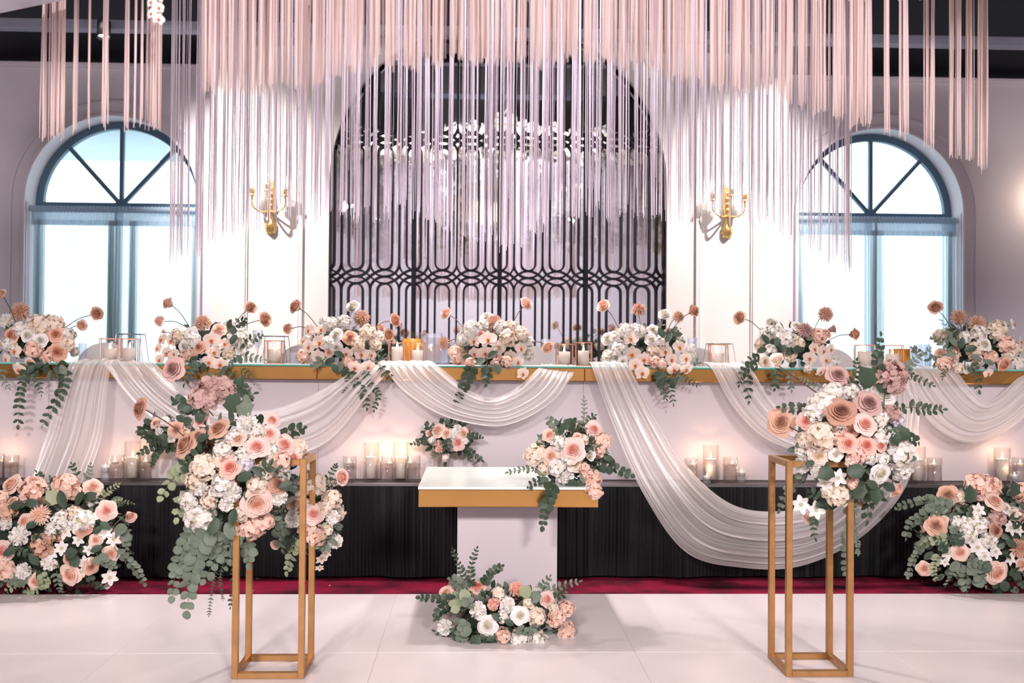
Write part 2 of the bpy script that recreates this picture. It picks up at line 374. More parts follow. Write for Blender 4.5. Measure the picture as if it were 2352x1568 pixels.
# outside: eave over the left window and paving
struct(MB().box(-6.5, -2.2, WALL_Y + 0.42, 11.5, 3.60, 3.74).build('roof_eave', MT['eave']), 'pale eave outside the left window')
struct(MB().box(-30, 30, WALL_Y + 0.45, 60, -0.4, -0.3).build('ground', MT['ground']))

# window curtains: two gathered voile panels and a heading on a rod
def curtain(cx, x0, x1, z0, z1, label, seed, bands):
    rnd = random.Random(seed); y = WALL_Y + 0.10
    t = thing('voile_curtain', ((x0 + x1) / 2, y, z0), label, 'curtain', 'window curtains')
    w_ = x1 - x0; n = 170; ph = 0; xs = []
    for i in range(n + 1):
        u = i / n; d = 1 + 2.2 * max(math.exp(-((u - b) / 0.055) ** 2) for b in bands)
        ph += d * 0.62 * (0.75 + 0.5 * rnd.random()); xs.append((u, ph, d))
    def fn(i, j):
        u, p_, d = xs[int(round(i * n))]
        a = 0.014 + 0.010 * math.sin(u * 9 + seed); open_ = 0.35 + 0.65 * j
        x = (u - 0.5) * w_ + 0.012 * (d - 1) * math.sin(p_ * 1.7) * open_
        return (x, a * math.sin(p_) * (0.5 + 0.5 * open_) + 0.01 * math.sin(p_ * 0.37) * j, (z1 - z0 - 0.10) * (1 - j))
    m = MB(); m.grid(fn, n, 8)
    m.build('cloth', MT['curtain'], t, smooth=True, recalc=False)
    # doubled cloth where the panel bunches: the edge hems
    for b in bands:
        def fb(i, j, b=b):
            u = b + (i - 0.5) * 0.09; q = i * 30 + seed
            return ((u - 0.5) * w_, 0.018 + 0.012 * math.sin(q), (z1 - z0 - 0.10) * (1 - j))
        MB().grid(fb, 24, 2).build('hem', MT['hem'], t, smooth=True, recalc=False)
    def fh(i, j):
        return ((i - 0.5) * w_, -0.006 + 0.009 * math.sin(i * 190 + seed) + 0.004 * math.sin(i * 61), z1 - z0 - 0.15 * j)
    MB().grid(fh, 130, 3).build('heading', MT['curtainhead'], t, smooth=True, recalc=False)
    def fr(i, j):
        a = 2 * PI * j; r_ = 0.030 + 0.004 * math.sin(i * 150)
        return ((i - 0.5) * w_, r_ * math.cos(a) - 0.01, z1 - z0 + r_ * math.sin(a))
    MB().grid(fr, 90, 8).build('rod_pocket', MT['curtainhead'], t, smooth=True, recalc=False)
for k, (cx, hw, zs, zp, r) in enumerate(WIN):
    s = ('left window', 'right window')[k]
    curtain(cx, cx - r + 0.01, cx + 0.012, zs, zp - 0.06, 'white sheer curtain panel covering the left half of the %s' % s, 3 + k * 5, (0.10, 0.93) if k == 0 else (0.06, 0.95))
    curtain(cx, cx - 0.012, cx + r - 0.01, zs, zp - 0.06, 'white sheer curtain panel covering the right half of the %s' % s, 4 + k * 5, (0.05, 0.22, 0.95) if k == 0 else (0.06, 0.93))

# ---------------------------------------------------------------- mirror and lattice in the arch
MY = FEAT_Y + 0.13
mir = MB().box(AC.x - AR - 0.06, AC.x + AR + 0.06, MY, MY + 0.02, STAGE_Z, FZ1 - 0.01).build('wall_mirror', MT['mirror'])
tag(mir, 'tall mirror inside the white arch behind the black lattice', 'mirror')
LY0, LY1 = FEAT_Y + 0.085, FEAT_Y + 0.118
lat = thing('lattice_screen', (AC.x, LY0, STAGE_Z), 'black iron lattice of long loops in front of the arch mirror', 'screen')
LY = LY0
px2m = LY / FPX
postx = [P(q, 600, LY).x - AC.x for q in (950, 1148, 1346)]
span = (postx[2] - postx[0]) / 2; per = span / 3.0
zmid = [P(1148, 637, LY).z - STAGE_Z]; dzb = 317 * px2m; zmid = [zmid[0] + dzb * k for k in (-1, 0, 1, 2)]
bw = 0.0165; ly0, ly1 = 0.0, 0.022
def mesh_of(fn, name='bar'):
    m = MB(); fn(m); return m.mesh(name, MT['iron'])
hw_ = 16.5 * px2m; hh = 16 * px2m; hp = per / 2
Lh = dzb - 2 * hh
def stadium(m):
    r = hw_; pts = [(r * math.cos(a), r * math.sin(a) - Lh / 2 + r) for a in [PI + PI * i / 12 for i in range(13)]]
    pts += [(r * math.cos(a), r * math.sin(a) + Lh / 2 - r) for a in [PI * i / 12 for i in range(13)]]
    m.strip(pts, bw, ly0, ly1, True)
me_loop = mesh_of(stadium, 'loop')
def lens(m):
    up = [(-hp + 2 * hp * i / 16, hh * math.sin(PI * i / 16) ** 0.9 if 0 < i < 16 else 0) for i in range(17)]
    m.strip(up, bw, ly0, ly1); m.strip([(x, -z) for x, z in up], bw, ly0, ly1)
me_lens = mesh_of(lens, 'lens')
def bowl(m):
    pts = [(hp * math.cos(a), 30 * px2m * (1 + math.sin(a))) for a in [PI + PI * i / 16 for i in range(17)]]
    m.strip(pts, bw, ly0 + .001, ly1 - .001); m.strip([(x, -z) for x, z in pts], bw, ly0 + .001, ly1 - .001)
me_bowl = mesh_of(bowl, 'bowl')
me_bar = mesh_of(lambda m: m.box(-bw / 2, bw / 2, ly0, ly1, -dzb / 2 + 28 * px2m, dzb / 2 - 28 * px2m), 'upright')
hN = 7
for i in range(-hN, hN + 1):
    x = postx[1] + i * per
    if abs(x) - hp > AR + 0.02: continue
    for k, zm in enumerate(zmid):
        zt = FZ1 - STAGE_Z
        if zm + hh > zt: continue
        put('lens', me_lens, lat, Matrix.Translation((x, 0, zm))); put('bowl', me_bowl, lat, Matrix.Translation((x, 0, zm)))
        if zm + dzb < zt + 0.05:
            put('loop', me_loop, lat, Matrix.Translation((x, 0, zm + dzb / 2))); put('upright', me_bar, lat, Matrix.Translation((x + hp, 0, zm + dzb / 2)))
        else:                                              # the last tier runs straight up to the top of the arch
            for dx, zz in ((hp, 28 * px2m), (-hw_, hh + hw_), (hw_, hh + hw_)):
                MB().box(-bw / 2, bw / 2, ly0, ly1, zm + zz, zt - 0.02).build('upright', MT['iron'], lat).location = (x + dx, 0, 0)
            MB().strip([(hw_ * math.cos(a_), hw_ * math.sin(a_)) for a_ in [PI + PI * i_ / 12 for i_ in range(13)]], bw, ly0, ly1).build('loop_end', MT['iron'], lat).location = (x, 0, zm + hh + hw_)
for x in postx + [-AR - 0.02, AR + 0.02]:
    MB().cbox(x - 0.019, x + 0.019, -0.012, 0.026, 0, FZ1 - STAGE_Z - 0.02, 0.003).build('post', MT['iron'], lat)

# ---------------------------------------------------------------- stage, skirt, dance floor
st = thing('stage', (0, STAGE_Y, 0), 'low stage with black pleated skirt under the long table', 'stage')
MB().box(XL + 0.02, XR - 0.02, 0.03, WALL_Y - STAGE_Y - 0.005, 0.45, STAGE_Z - 0.004).build('deck', MT['stage'], st)
MB().cbox(XL + 0.02, XR - 0.02, 0.0, 0.05, STAGE_Z - 0.022, STAGE_Z, 0.003).build('edge_trim', MT['alu'], st)
rs = random.Random(5); n = 900; off = [rs.uniform(-1, 1) for _ in range(n + 1)]
def fskirt(i, j):
    k = int(round(i * n)); x = -5.4 + 11 * i; z = STAGE_Z - 0.02 - (STAGE_Z - 0.025) * j
    y = 0.004 + (0.011 if k % 2 else -0.011) * (0.6 + 0.4 * j) + 0.006 * off[k] + j * (0.020 * math.sin(x * 7.3 + 1) + 0.014 * math.sin(x * 17.1)) + 0.012 * j
    return (x + 0.004 * off[k] * j, y, z)
MB().grid(fskirt, n, 7).build('skirt', MT['skirt'], st, recalc=False)

df = thing('dance_floor', (0, 4, -0.016), 'white sectional dance floor of large square panels', 'floor', None, 'structure')
TW = 1.268; X0 = P(911, 1367, 6.28).x
rows = [6.30 - 1.245 * i for i in range(8)]
MB().box(X0 - 5 * TW, X0 + 6 * TW, rows[-1] - 4, 6.30 - 4, 0.0005, 0.0145).build('underlay', MT['seam'], df)
pm = None
for j in range(7):
    for i in range(-4, 5):
        if pm is None: pm = MB().cbox(-TW / 2 + 0.0015, TW / 2 - 0.0015, -1.245 / 2 + 0.0015, 1.245 / 2 - 0.0015, 0.009, 0.016, 0.0015).mesh('panel', MT['panel'])
        put('panel', pm, df, Matrix.Translation((X0 + TW * (i + 0.5), (rows[j] + rows[j + 1]) / 2 - 4, 0)))

# ---------------------------------------------------------------- long bridal table in sections
TOPZ, TY0, TY1 = 1.395, 6.90, 7.65
TX0 = P(728, 850, TY0).x
who = {-2: 'at the far left edge', -1: 'left of centre, above the left stand', 0: 'in the middle, behind the centre swag',
       1: 'right of centre, above the long swag', 2: 'at the far right edge'}
for k in range(-2, 3):
    x0 = TX0 + k * 1.8; t = thing('bridal_table', (x0 + 0.9, (TY0 + TY1) / 2, STAGE_Z), 'white gold-edged table section ' + who[k], 'table', 'sections of the long bridal table')
    h = TOPZ - STAGE_Z; d = (TY1 - TY0) / 2
    MB().cbox(-0.899, 0.899, -d - 0.004, d + 0.004, h - 0.014, h, 0.002).build('glass_top', MT['glasstop'], t)
    MB().box(-0.898, 0.898, -d - 0.006, -d - 0.0035, h - 0.013, h - 0.002).build('glass_edge', MT['glassedge'], t)
    MB().cbox(-0.899, 0.899, -d, d, h - 0.102, h - 0.0145, 0.003).build('apron', MT['gold'], t)
    MB().cbox(-0.8995, 0.8995, -d + 0.08, -d + 0.11, 0, h - 0.103, 0.002).build('front_panel', MT['white'], t)
    for s in (-1, 1):
        MB().cbox(*sorted((s * 0.893, s * 0.855)), -d + 0.112, d - 0.05, 0, h - 0.103, 0.002).build('side_panel', MT['white'], t)

# ---------------------------------------------------------------- cake table
x0, x1 = P(960, 1124, 5.46).x, P(1376, 1124, 5.46).x; cx = (x0 + x1) / 2
ct = thing('cake_table', (cx, 5.96, 0), 'white pedestal table with gold apron in the middle of the floor', 'table')
hw = (x1 - x0) / 2
MB().cbox(-hw, hw, -0.5, 0.5, 0.746, 0.760, 0.002).build('glass_top', MT['glasstop'], ct)
MB().cbox(-hw + 0.002, hw - 0.002, -0.495, 0.495, 0.652, 0.7455, 0.003).build('apron', MT['gold'], ct)
c0, c1 = P(1050, 1250, 5.72).x - cx, P(1280, 1250, 5.72).x - cx
MB().cbox(c0, c1, -0.24, 0.30, 0, 0.651, 0.004).build('pedestal', MT['white'], ct)

# ---------------------------------------------------------------- tall gold flower stands
def flower_stand(xa, xb, label):
    cx, h, tw, y0, y1 = (xa + xb) / 2, 0.985, 0.028, 4.65, 4.95
    t = thing('flower_stand', (cx, (y0 + y1) / 2, 0), label, 'stand', 'tall gold flower stands'); hw, hd = (xb - xa) / 2, (y1 - y0) / 2
    for sx in (-1, 1):
        for sy in (-1, 1):
            a, b = sx * hw, sy * hd
            MB().cbox(*sorted((a, a - sx * tw)), *sorted((b, b - sy * tw)), 0, h, 0.0015).build('leg', MT['goldframe'], t)
    for z in (0, h - tw):
        for s in (-1, 1):
            b = s * hd; MB().cbox(-hw + tw, hw - tw, *sorted((b, b - s * tw)), z, z + tw, 0.0015).build('rail', MT['goldframe'], t)
            a = s * hw; MB().cbox(*sorted((a, a - s * tw)), -hd + tw, hd - tw, z, z + tw, 0.0015).build('rail', MT['goldframe'], t)
    return t
flower_stand(P(531, 1545, 4.65).x, P(698, 1545, 4.65).x, 'tall gold tube stand left of the cake table')
flower_stand(P(1806, 1550, 4.65).x, P(1961, 1550, 4.65).x, 'tall gold tube stand right of the cake table')
# ================================================================ flowers
def petal_mat(name, heart, outer, trans=0.28):
    m = bpy.data.materials.new(name); m.use_nodes = True; nt = m.node_tree; n = nt.nodes; l = nt.links
    p = n['Principled BSDF']; p.inputs['Roughness'].default_value = 0.62; p.inputs['Specular IOR Level'].default_value = 0.25
    a = n.new('ShaderNodeAttribute'); a.attribute_name = 'g'
    r = n.new('ShaderNodeValToRGB'); l.new(a.outputs['Fac'], r.inputs['Fac'])
    r.color_ramp.elements[0].color = heart; r.color_ramp.elements[0].position = 0.0
    r.color_ramp.elements[1].color = outer; r.color_ramp.elements[1].position = 0.75
    tc = n.new('ShaderNodeTexCoord'); nz = n.new('ShaderNodeTexNoise'); nz.inputs['Scale'].default_value = 4
    l.new(tc.outputs['Object'], nz.inputs['Vector'])
    hs = n.new('ShaderNodeHueSaturation'); l.new(r.outputs['Color'], hs.inputs['Color'])
    mr = n.new('ShaderNodeMapRange'); mr.inputs['To Min'].default_value = 0.90; mr.inputs['To Max'].default_value = 1.08
    l.new(nz.outputs['Fac'], mr.inputs['Value']); l.new(mr.outputs['Result'], hs.inputs['Value'])
    l.new(hs.outputs['Color'], p.inputs['Base Color'])
    t = n.new('ShaderNodeBsdfTranslucent'); l.new(hs.outputs['Color'], t.inputs['Color'])
    mx = n.new('ShaderNodeMixShader'); mx.inputs['Fac'].default_value = trans
    l.new(p.outputs[0], mx.inputs[1]); l.new(t.outputs[0], mx.inputs[2]); l.new(mx.outputs[0], n['Material Output'].inputs['Surface'])
    return m
PC = {  # colour: (heart, outer, word)
    'wh': (srgb(214, 208, 180), srgb(252, 248, 246), 'white'),
    'cr': (srgb(232, 202, 164), srgb(250, 238, 226), 'cream'),
    'pe': (srgb(236, 176, 146), srgb(250, 222, 208), 'peach'),
    'pk': (srgb(240, 150, 132), srgb(252, 224, 216), 'pale pink'),
    'co': (srgb(234, 126, 106), srgb(250, 206, 192), 'coral pink'),
    'ap': (srgb(206, 126, 102), srgb(245, 200, 176), 'apricot'),
    'ta': (srgb(178, 122, 98), srgb(230, 190, 168), 'tan'),
    'du': (srgb(146, 94, 78), srgb(212, 166, 146), 'dusty brown'),
    'ma': (srgb(156, 112, 106), srgb(218, 184, 178), 'dusty mauve'),
    'la': (srgb(214, 208, 222), srgb(236, 230, 240), 'pale lilac'),
    'oc': (srgb(252, 224, 204), srgb(254, 238, 228), 'blush'),
}
PM = {k: petal_mat('petal_' + v[2].replace(' ', '_'), v[0], v[1]) for k, v in PC.items()}
GREEN = {
    'd': mat('dark_green_leaf', srgb(66, 86, 68), 0.5, noise=0.25, nscale=6, trans=0.2),
    'e': mat('grey_green_eucalyptus', srgb(120, 134, 118), 0.6, noise=0.2, nscale=6, trans=0.2),
    'l': mat('light_green_leaf', srgb(166, 176, 142), 0.55, noise=0.15, nscale=6, trans=0.25),
    's': mat('stem_green', srgb(92, 96, 70), 0.6, noise=0.2),
    'b': mat('stem_brown', srgb(96, 70, 56), 0.6, noise=0.2),
}
LIP = mat('orchid_lip_orange', srgb(214, 110, 48), 0.5, noise=0.2, nscale=20)

def rose_petal(mb, a0, w, r, h, o, g, rnd, nu=6, nv=5, rise=0.0):
    jw = rnd.uniform(-0.06, 0.06); jo = rnd.uniform(0.85, 1.2)
    def fn(i, j):
        u = i * 2 - 1; t = j * (1 - 0.16 * u * u + 0.03 * math.sin(5 * u + a0))
        ang = a0 + u * w * (0.55 + 0.45 * min(1, t * 1.6)) + jw * t
        rad = r * (0.45 + 0.55 * math.sqrt(min(1, t * 1.15))) + o * jo * t ** 3 * (1 - 0.25 * u * u)
        z = -0.42 + rise + h * (1 - max(0.0, 1 - t) ** 1.5) - o * 0.9 * max(0, t - 0.6) ** 1.4 * 2.2 * jo + 0.035 * math.sin(2.5 * u + a0 * 3) * t
        return (rad * math.cos(ang), rad * math.sin(ang), z)
    mb.grid(fn, nu, nv, 0, [min(1.0, g * (0.35 + 0.65 * j / nv) + 0.30 * (j / nv) ** 3) for i in range(nu + 1) for j in range(nv + 1)])  # heart tint, plus painted dark creases at petal bases and light-catching rims
def mk_rose(seed, full=True, loose=1.0):
    rnd = random.Random(seed); mb = MB()
    lay = [(2, 1.5, .06, .92, .02, .05), (3, 1.2, .14, .91, .05, .16), (3, 1.2, .23, .88, .07, .28), (4, .98, .33, .83, .10, .42), (4, .98, .44, .75, .14, .56), (5, .85, .55, .64, .20 * loose, .74)]
    if full: lay.append((5, .86, .64, .50, .34 * loose, .92))
    for k, (n, w_, r, h, o, g) in enumerate(lay):
        for i in range(n): rose_petal(mb, 2 * PI * i / n + k * 1.1 + rnd.uniform(-.15, .15), w_, r, h, o, g, rnd)
    mb.lathe([(.60, -.28), (.50, -.10), (.38, .06), (.26, .16), (.14, .24), (.01, .28)], 12, cap=False); mb.g[-72:] = [k_ for k_ in (.6, .45, .3, .18, .08, 0) for _ in range(12)]
    mb.lathe([(0.02, -0.62), (0.16, -0.55), (0.30, -0.38), (0.34, -0.26)], 8, mi=0); mb.g[-32:] = [0.9] * 32
    return mb
def mk_cup(seed):
    """a half-open rose, taller than wide, as seen from the side on a long stem"""
    rnd = random.Random(seed); mb = MB()
    for k, (n, w_, r, h, o, g) in enumerate([(2, 1.5, .06, 1.36, .02, .05), (3, 1.2, .15, 1.34, .05, .18), (3, 1.2, .26, 1.30, .08, .32), (4, .98, .40, 1.20, .12, .48), (4, .98, .54, 1.08, .18, .66), (5, .88, .66, .86, .34, .9)]):
        for i in range(n): rose_petal(mb, 2 * PI * i / n + k * 1.1 + rnd.uniform(-.15, .15), w_, r, h, o, g, rnd, rise=-.25)
    mb.lathe([(.60, -.40), (.52, -.1), (.38, .14), (.2, .3), (.01, .36)], 12, cap=False); mb.g[-60:] = [.2] * 60
    mb.lathe([(0.03, -0.95), (0.22, -0.80), (0.42, -0.6), (0.42, -0.45)], 8); mb.g[-32:] = [0.9] * 32
    return mb
def mk_rose_petal(seed):
    mb = MB(); rose_petal(mb, 0, .84, .65, .49, .36, .95, random.Random(seed), 6, 6); return mb
def mk_bud(seed):
    rnd = random.Random(seed); mb = MB()
    for k, (n, w_, r, h, o, g) in enumerate([(3, 1.25, .12, 1.2, .02, .3), (3, 1.2, .34, 1.2, .10, .6), (4, .95, .52, 1.15, .20, .9)]):
        for i in range(n): rose_petal(mb, 2 * PI * i / n + k + rnd.uniform(-.15, .15), w_, r, h, o, g, rnd)
    return mb
def fib(n, lim=-0.45):
    out = []
    for i in range(n):
        z = 1 - (1 - lim) * (i + 0.5) / n; r = math.sqrt(max(0, 1 - z * z)); a = i * 2.39996
        out.append(Vector((r * math.cos(a), r * math.sin(a), z)))
    return out
def frame(nrm, spin):
    q = Vector((0, 0, 1)).rotation_difference(nrm).to_matrix() @ Matrix.Rotation(spin, 3, 'Z'); return q
def mk_hydrangea(seed, N=64):
    rnd = random.Random(seed); mb = MB()
    mb.lathe([(0.05, -.45), (.5, -.35), (.66, 0), (.5, .45), (.05, .66)], 10); mb.g[-50:] = [0.0] * 50
    for d in fib(N):
        d = (d + Vector((rnd.gauss(0, .06), rnd.gauss(0, .06), rnd.gauss(0, .06)))).normalized()
        R = frame((d + Vector((rnd.gauss(0, .38), rnd.gauss(0, .38), rnd.gauss(0, .38)))).normalized(), rnd.uniform(0, 6.3)); c = d * (0.82 + rnd.uniform(-.15, .10)); s = rnd.uniform(.21, .29)
        g = rnd.uniform(0.35, 1.0)
        for k in range(4):
            Rk = R @ Matrix.Rotation(k * PI / 2 + rnd.uniform(-.1, .1), 3, 'Z')
            pts = [(0, 0, 0), (.50, .30, .12), (.48, .82, .28), (0, 1.0, .14), (-.48, .82, .28), (-.50, .30, .12)]
            mb.add([c + Rk @ (Vector(q) * s) for q in pts] + [c + Rk @ (Vector((0, .55, .22)) * s)],
                   [(6, i, (i + 1) % 6) for i in range(6)], 0, [g * .7] + [g] * 6)
    return mb
def mk_dahlia(seed):
    rnd = random.Random(seed); mb = MB()
    mb.lathe([(0.05, -.35), (.45, -.2), (.55, .15), (.35, .5), (.03, .62)], 10); mb.g[-50:] = [.15] * 50
    for k in range(9):
        el = -0.30 + k * 0.225; n = [17, 18, 18, 16, 15, 13, 10, 7, 4][k]
        for i in range(n):
            a = 2 * PI * (i + 0.5 * (k % 2)) / n + rnd.uniform(-.10, .10); e = el + rnd.uniform(-.10, .10); L = 1.0 - 0.028 * k + rnd.uniform(-.09, .07); w_ = rnd.uniform(.075, .11)
            d = Vector((math.cos(e) * math.cos(a), math.cos(e) * math.sin(a), math.sin(e))); t = Vector((-math.sin(a), math.cos(a), 0)); up = d.cross(t) * -1
            b = d * 0.3; g = (1 - 0.05 * k) * rnd.uniform(.75, 1.0)
            mb.add([b, d * L * .72 + t * w_ + up * .05, d * L + up * 0.12, d * L * .72 - t * w_ + up * .05, d * L * .66 - up * .03],
                   [(0, 1, 4), (0, 4, 3), (1, 2, 4), (2, 3, 4)], 0, [g * .2, g, g, g, g * .5])
    return mb
def mk_mum(seed):
    rnd = random.Random(seed); mb = MB()
    mb.lathe([(0.05, -.45), (.5, -.3), (.62, .1), (.4, .5), (.05, .6)], 8); mb.g[-40:] = [.4] * 40
    for d in fib(90, -0.55):
        R = frame((d + Vector((rnd.gauss(0, .3), rnd.gauss(0, .3), rnd.gauss(0, .3)))).normalized(), rnd.uniform(0, 6.3)); c = d * 0.58; s = rnd.uniform(.34, .46); g = rnd.uniform(.6, 1)
        pts = [(-.22, 0, 0), (-.42, .04, .7), (-.16, .12, 1.0), (.16, -.04, 1.0), (.42, .06, .7), (.22, 0, 0)]
        mb.add([c + R @ (Vector(q) * s) for q in pts], [(0, 1, 4, 5), (1, 2, 3, 4)], 0, g)
    return mb
def blade(mb, ang, L, w_, lift, g0, g1, tip=0.0, n=7, cup=0.1):
    out = []; 
    for i in range(n + 1):
        t = i / n; ww = w_ * math.sin(PI * min(1, t * (0.92 - 0.10 * tip) + 0.08)) ** (0.6 + .5 * tip)
        out.append((t, ww))
    v = []; g = []
    for t, ww in out:
        for s in (-1, 0, 1):
            x, y, z = s * ww, L * t, lift * t * t + cup * (abs(s) * ww)
            ca, sa = math.cos(ang), math.sin(ang); v.append((x * ca - y * sa, x * sa + y * ca, z)); g.append(g0 + (g1 - g0) * t)
    f = [(i * 3 + k, i * 3 + k + 1, i * 3 + k + 4, i * 3 + k + 3) for i in range(n) for k in (0, 1)]
    mb.add(v, f, 0, g)
def mk_orchid(seed):
    rnd = random.Random(seed); mb = MB()
    for a, L, w_, z in ((0, .95, .36, -.03), (2.35, .92, .34, -.03), (-2.35, .92, .34, -.03)): blade(mb, a, L, w_, rnd.uniform(-.15, .05), .4, 1, 0.2, 6)
    for a in (1.25, -1.25): blade(mb, a, 1.0, .56, rnd.uniform(-.2, .0), .3, 1, 0, 7, .12); 
    mb.v = [(x, y, z + (.03 if i >= 63 else 0)) for i, (x, y, z) in enumerate(mb.v)]
    return mb
def mk_lip(seed):
    mb = MB(); mb.lathe([(.02, .02), (.11, .06), (.09, .2), (.02, .26)], 8)
    for s in (-1, 1): mb.add([(0, -.05, .08), (s * .22, .02, .2), (s * .2, -.16, .24), (0, -.2, .16)], [(0, 1, 2, 3)])
    mb.add([(-.1, -.12, .1), (.1, -.12, .1), (.14, -.34, .2), (0, -.42, .16), (-.14, -.34, .2)], [(0, 1, 2, 3, 4)])
    return mb
def mk_star(seed):
    rnd = random.Random(seed); mb = MB()
    for i in range(6): blade(mb, i * PI / 3 + rnd.uniform(-.08, .08), rnd.uniform(.9, 1.05), .30, rnd.uniform(.05, .25), .55, 1, .8, 6, .25)
    mb.lathe([(.06, .02), (.15, .06), (.19, .2), (.13, .2), (.05, .05)], 10, cap=False); mb.g[-50:] = [0.0] * 50
    return mb
def mk_leaf(kind):
    mb = MB(); n = 6; v = []
    for i in range(n + 1):
        t = i / n
        w_ = {'r': 0.46 * math.sin(PI * min(1, .06 + t * .94)) ** .6, 'o': .30 * math.sin(PI * min(1, .05 + .95 * t)) ** .75, 'n': .17 * math.sin(PI * min(1, .05 + .95 * t ** .8)) ** .9, 'i': .40 * math.sin(PI * t ** .75) ** .8 * (1 + .22 * math.sin(t * 12))}[kind]
        for s in (-1, 0, 1): v.append((s * w_, t, .10 * abs(s) * w_ * 3 - .14 * t * t))
    mb.add(v, [(i * 3 + k, i * 3 + k + 1, i * 3 + k + 4, i * 3 + k + 3) for i in range(n) for k in (0, 1)])
    return mb
MK = {'K': mk_cup, 'R': mk_rose, 'B': mk_bud, 'H': mk_hydrangea, 'D': mk_dahlia, 'C': mk_mum, 'O': mk_orchid, 'S': mk_star}
FN = {'K': 'rose', 'R': 'rose', 'B': 'rose_bud', 'H': 'hydrangea', 'D': 'dahlia', 'C': 'carnation', 'O': 'orchid', 'S': 'lily'}
CACHE = {}
def fmesh(kind, col, var):
    k = (kind, col, var)
    if k not in CACHE:
        if kind == 'P': mb, nm = mk_rose_petal(var), 'petal'
        elif kind == 'Rc': mb, nm = mk_rose(var * 7 + 1, False, 1.0), 'rose'
        else: mb, nm = MK[kind](var * 13 + 5), FN[kind]
        CACHE[k] = mb.mesh(nm, PM[col], kind not in 'DC')
    return CACHE[k]
LEAF = {(k, g): mk_leaf(k).mesh('leaf', GREEN[g], True) for k in 'roni' for g in 'del'}
LIPM = mk_lip(0).mesh('lip', LIP, True)

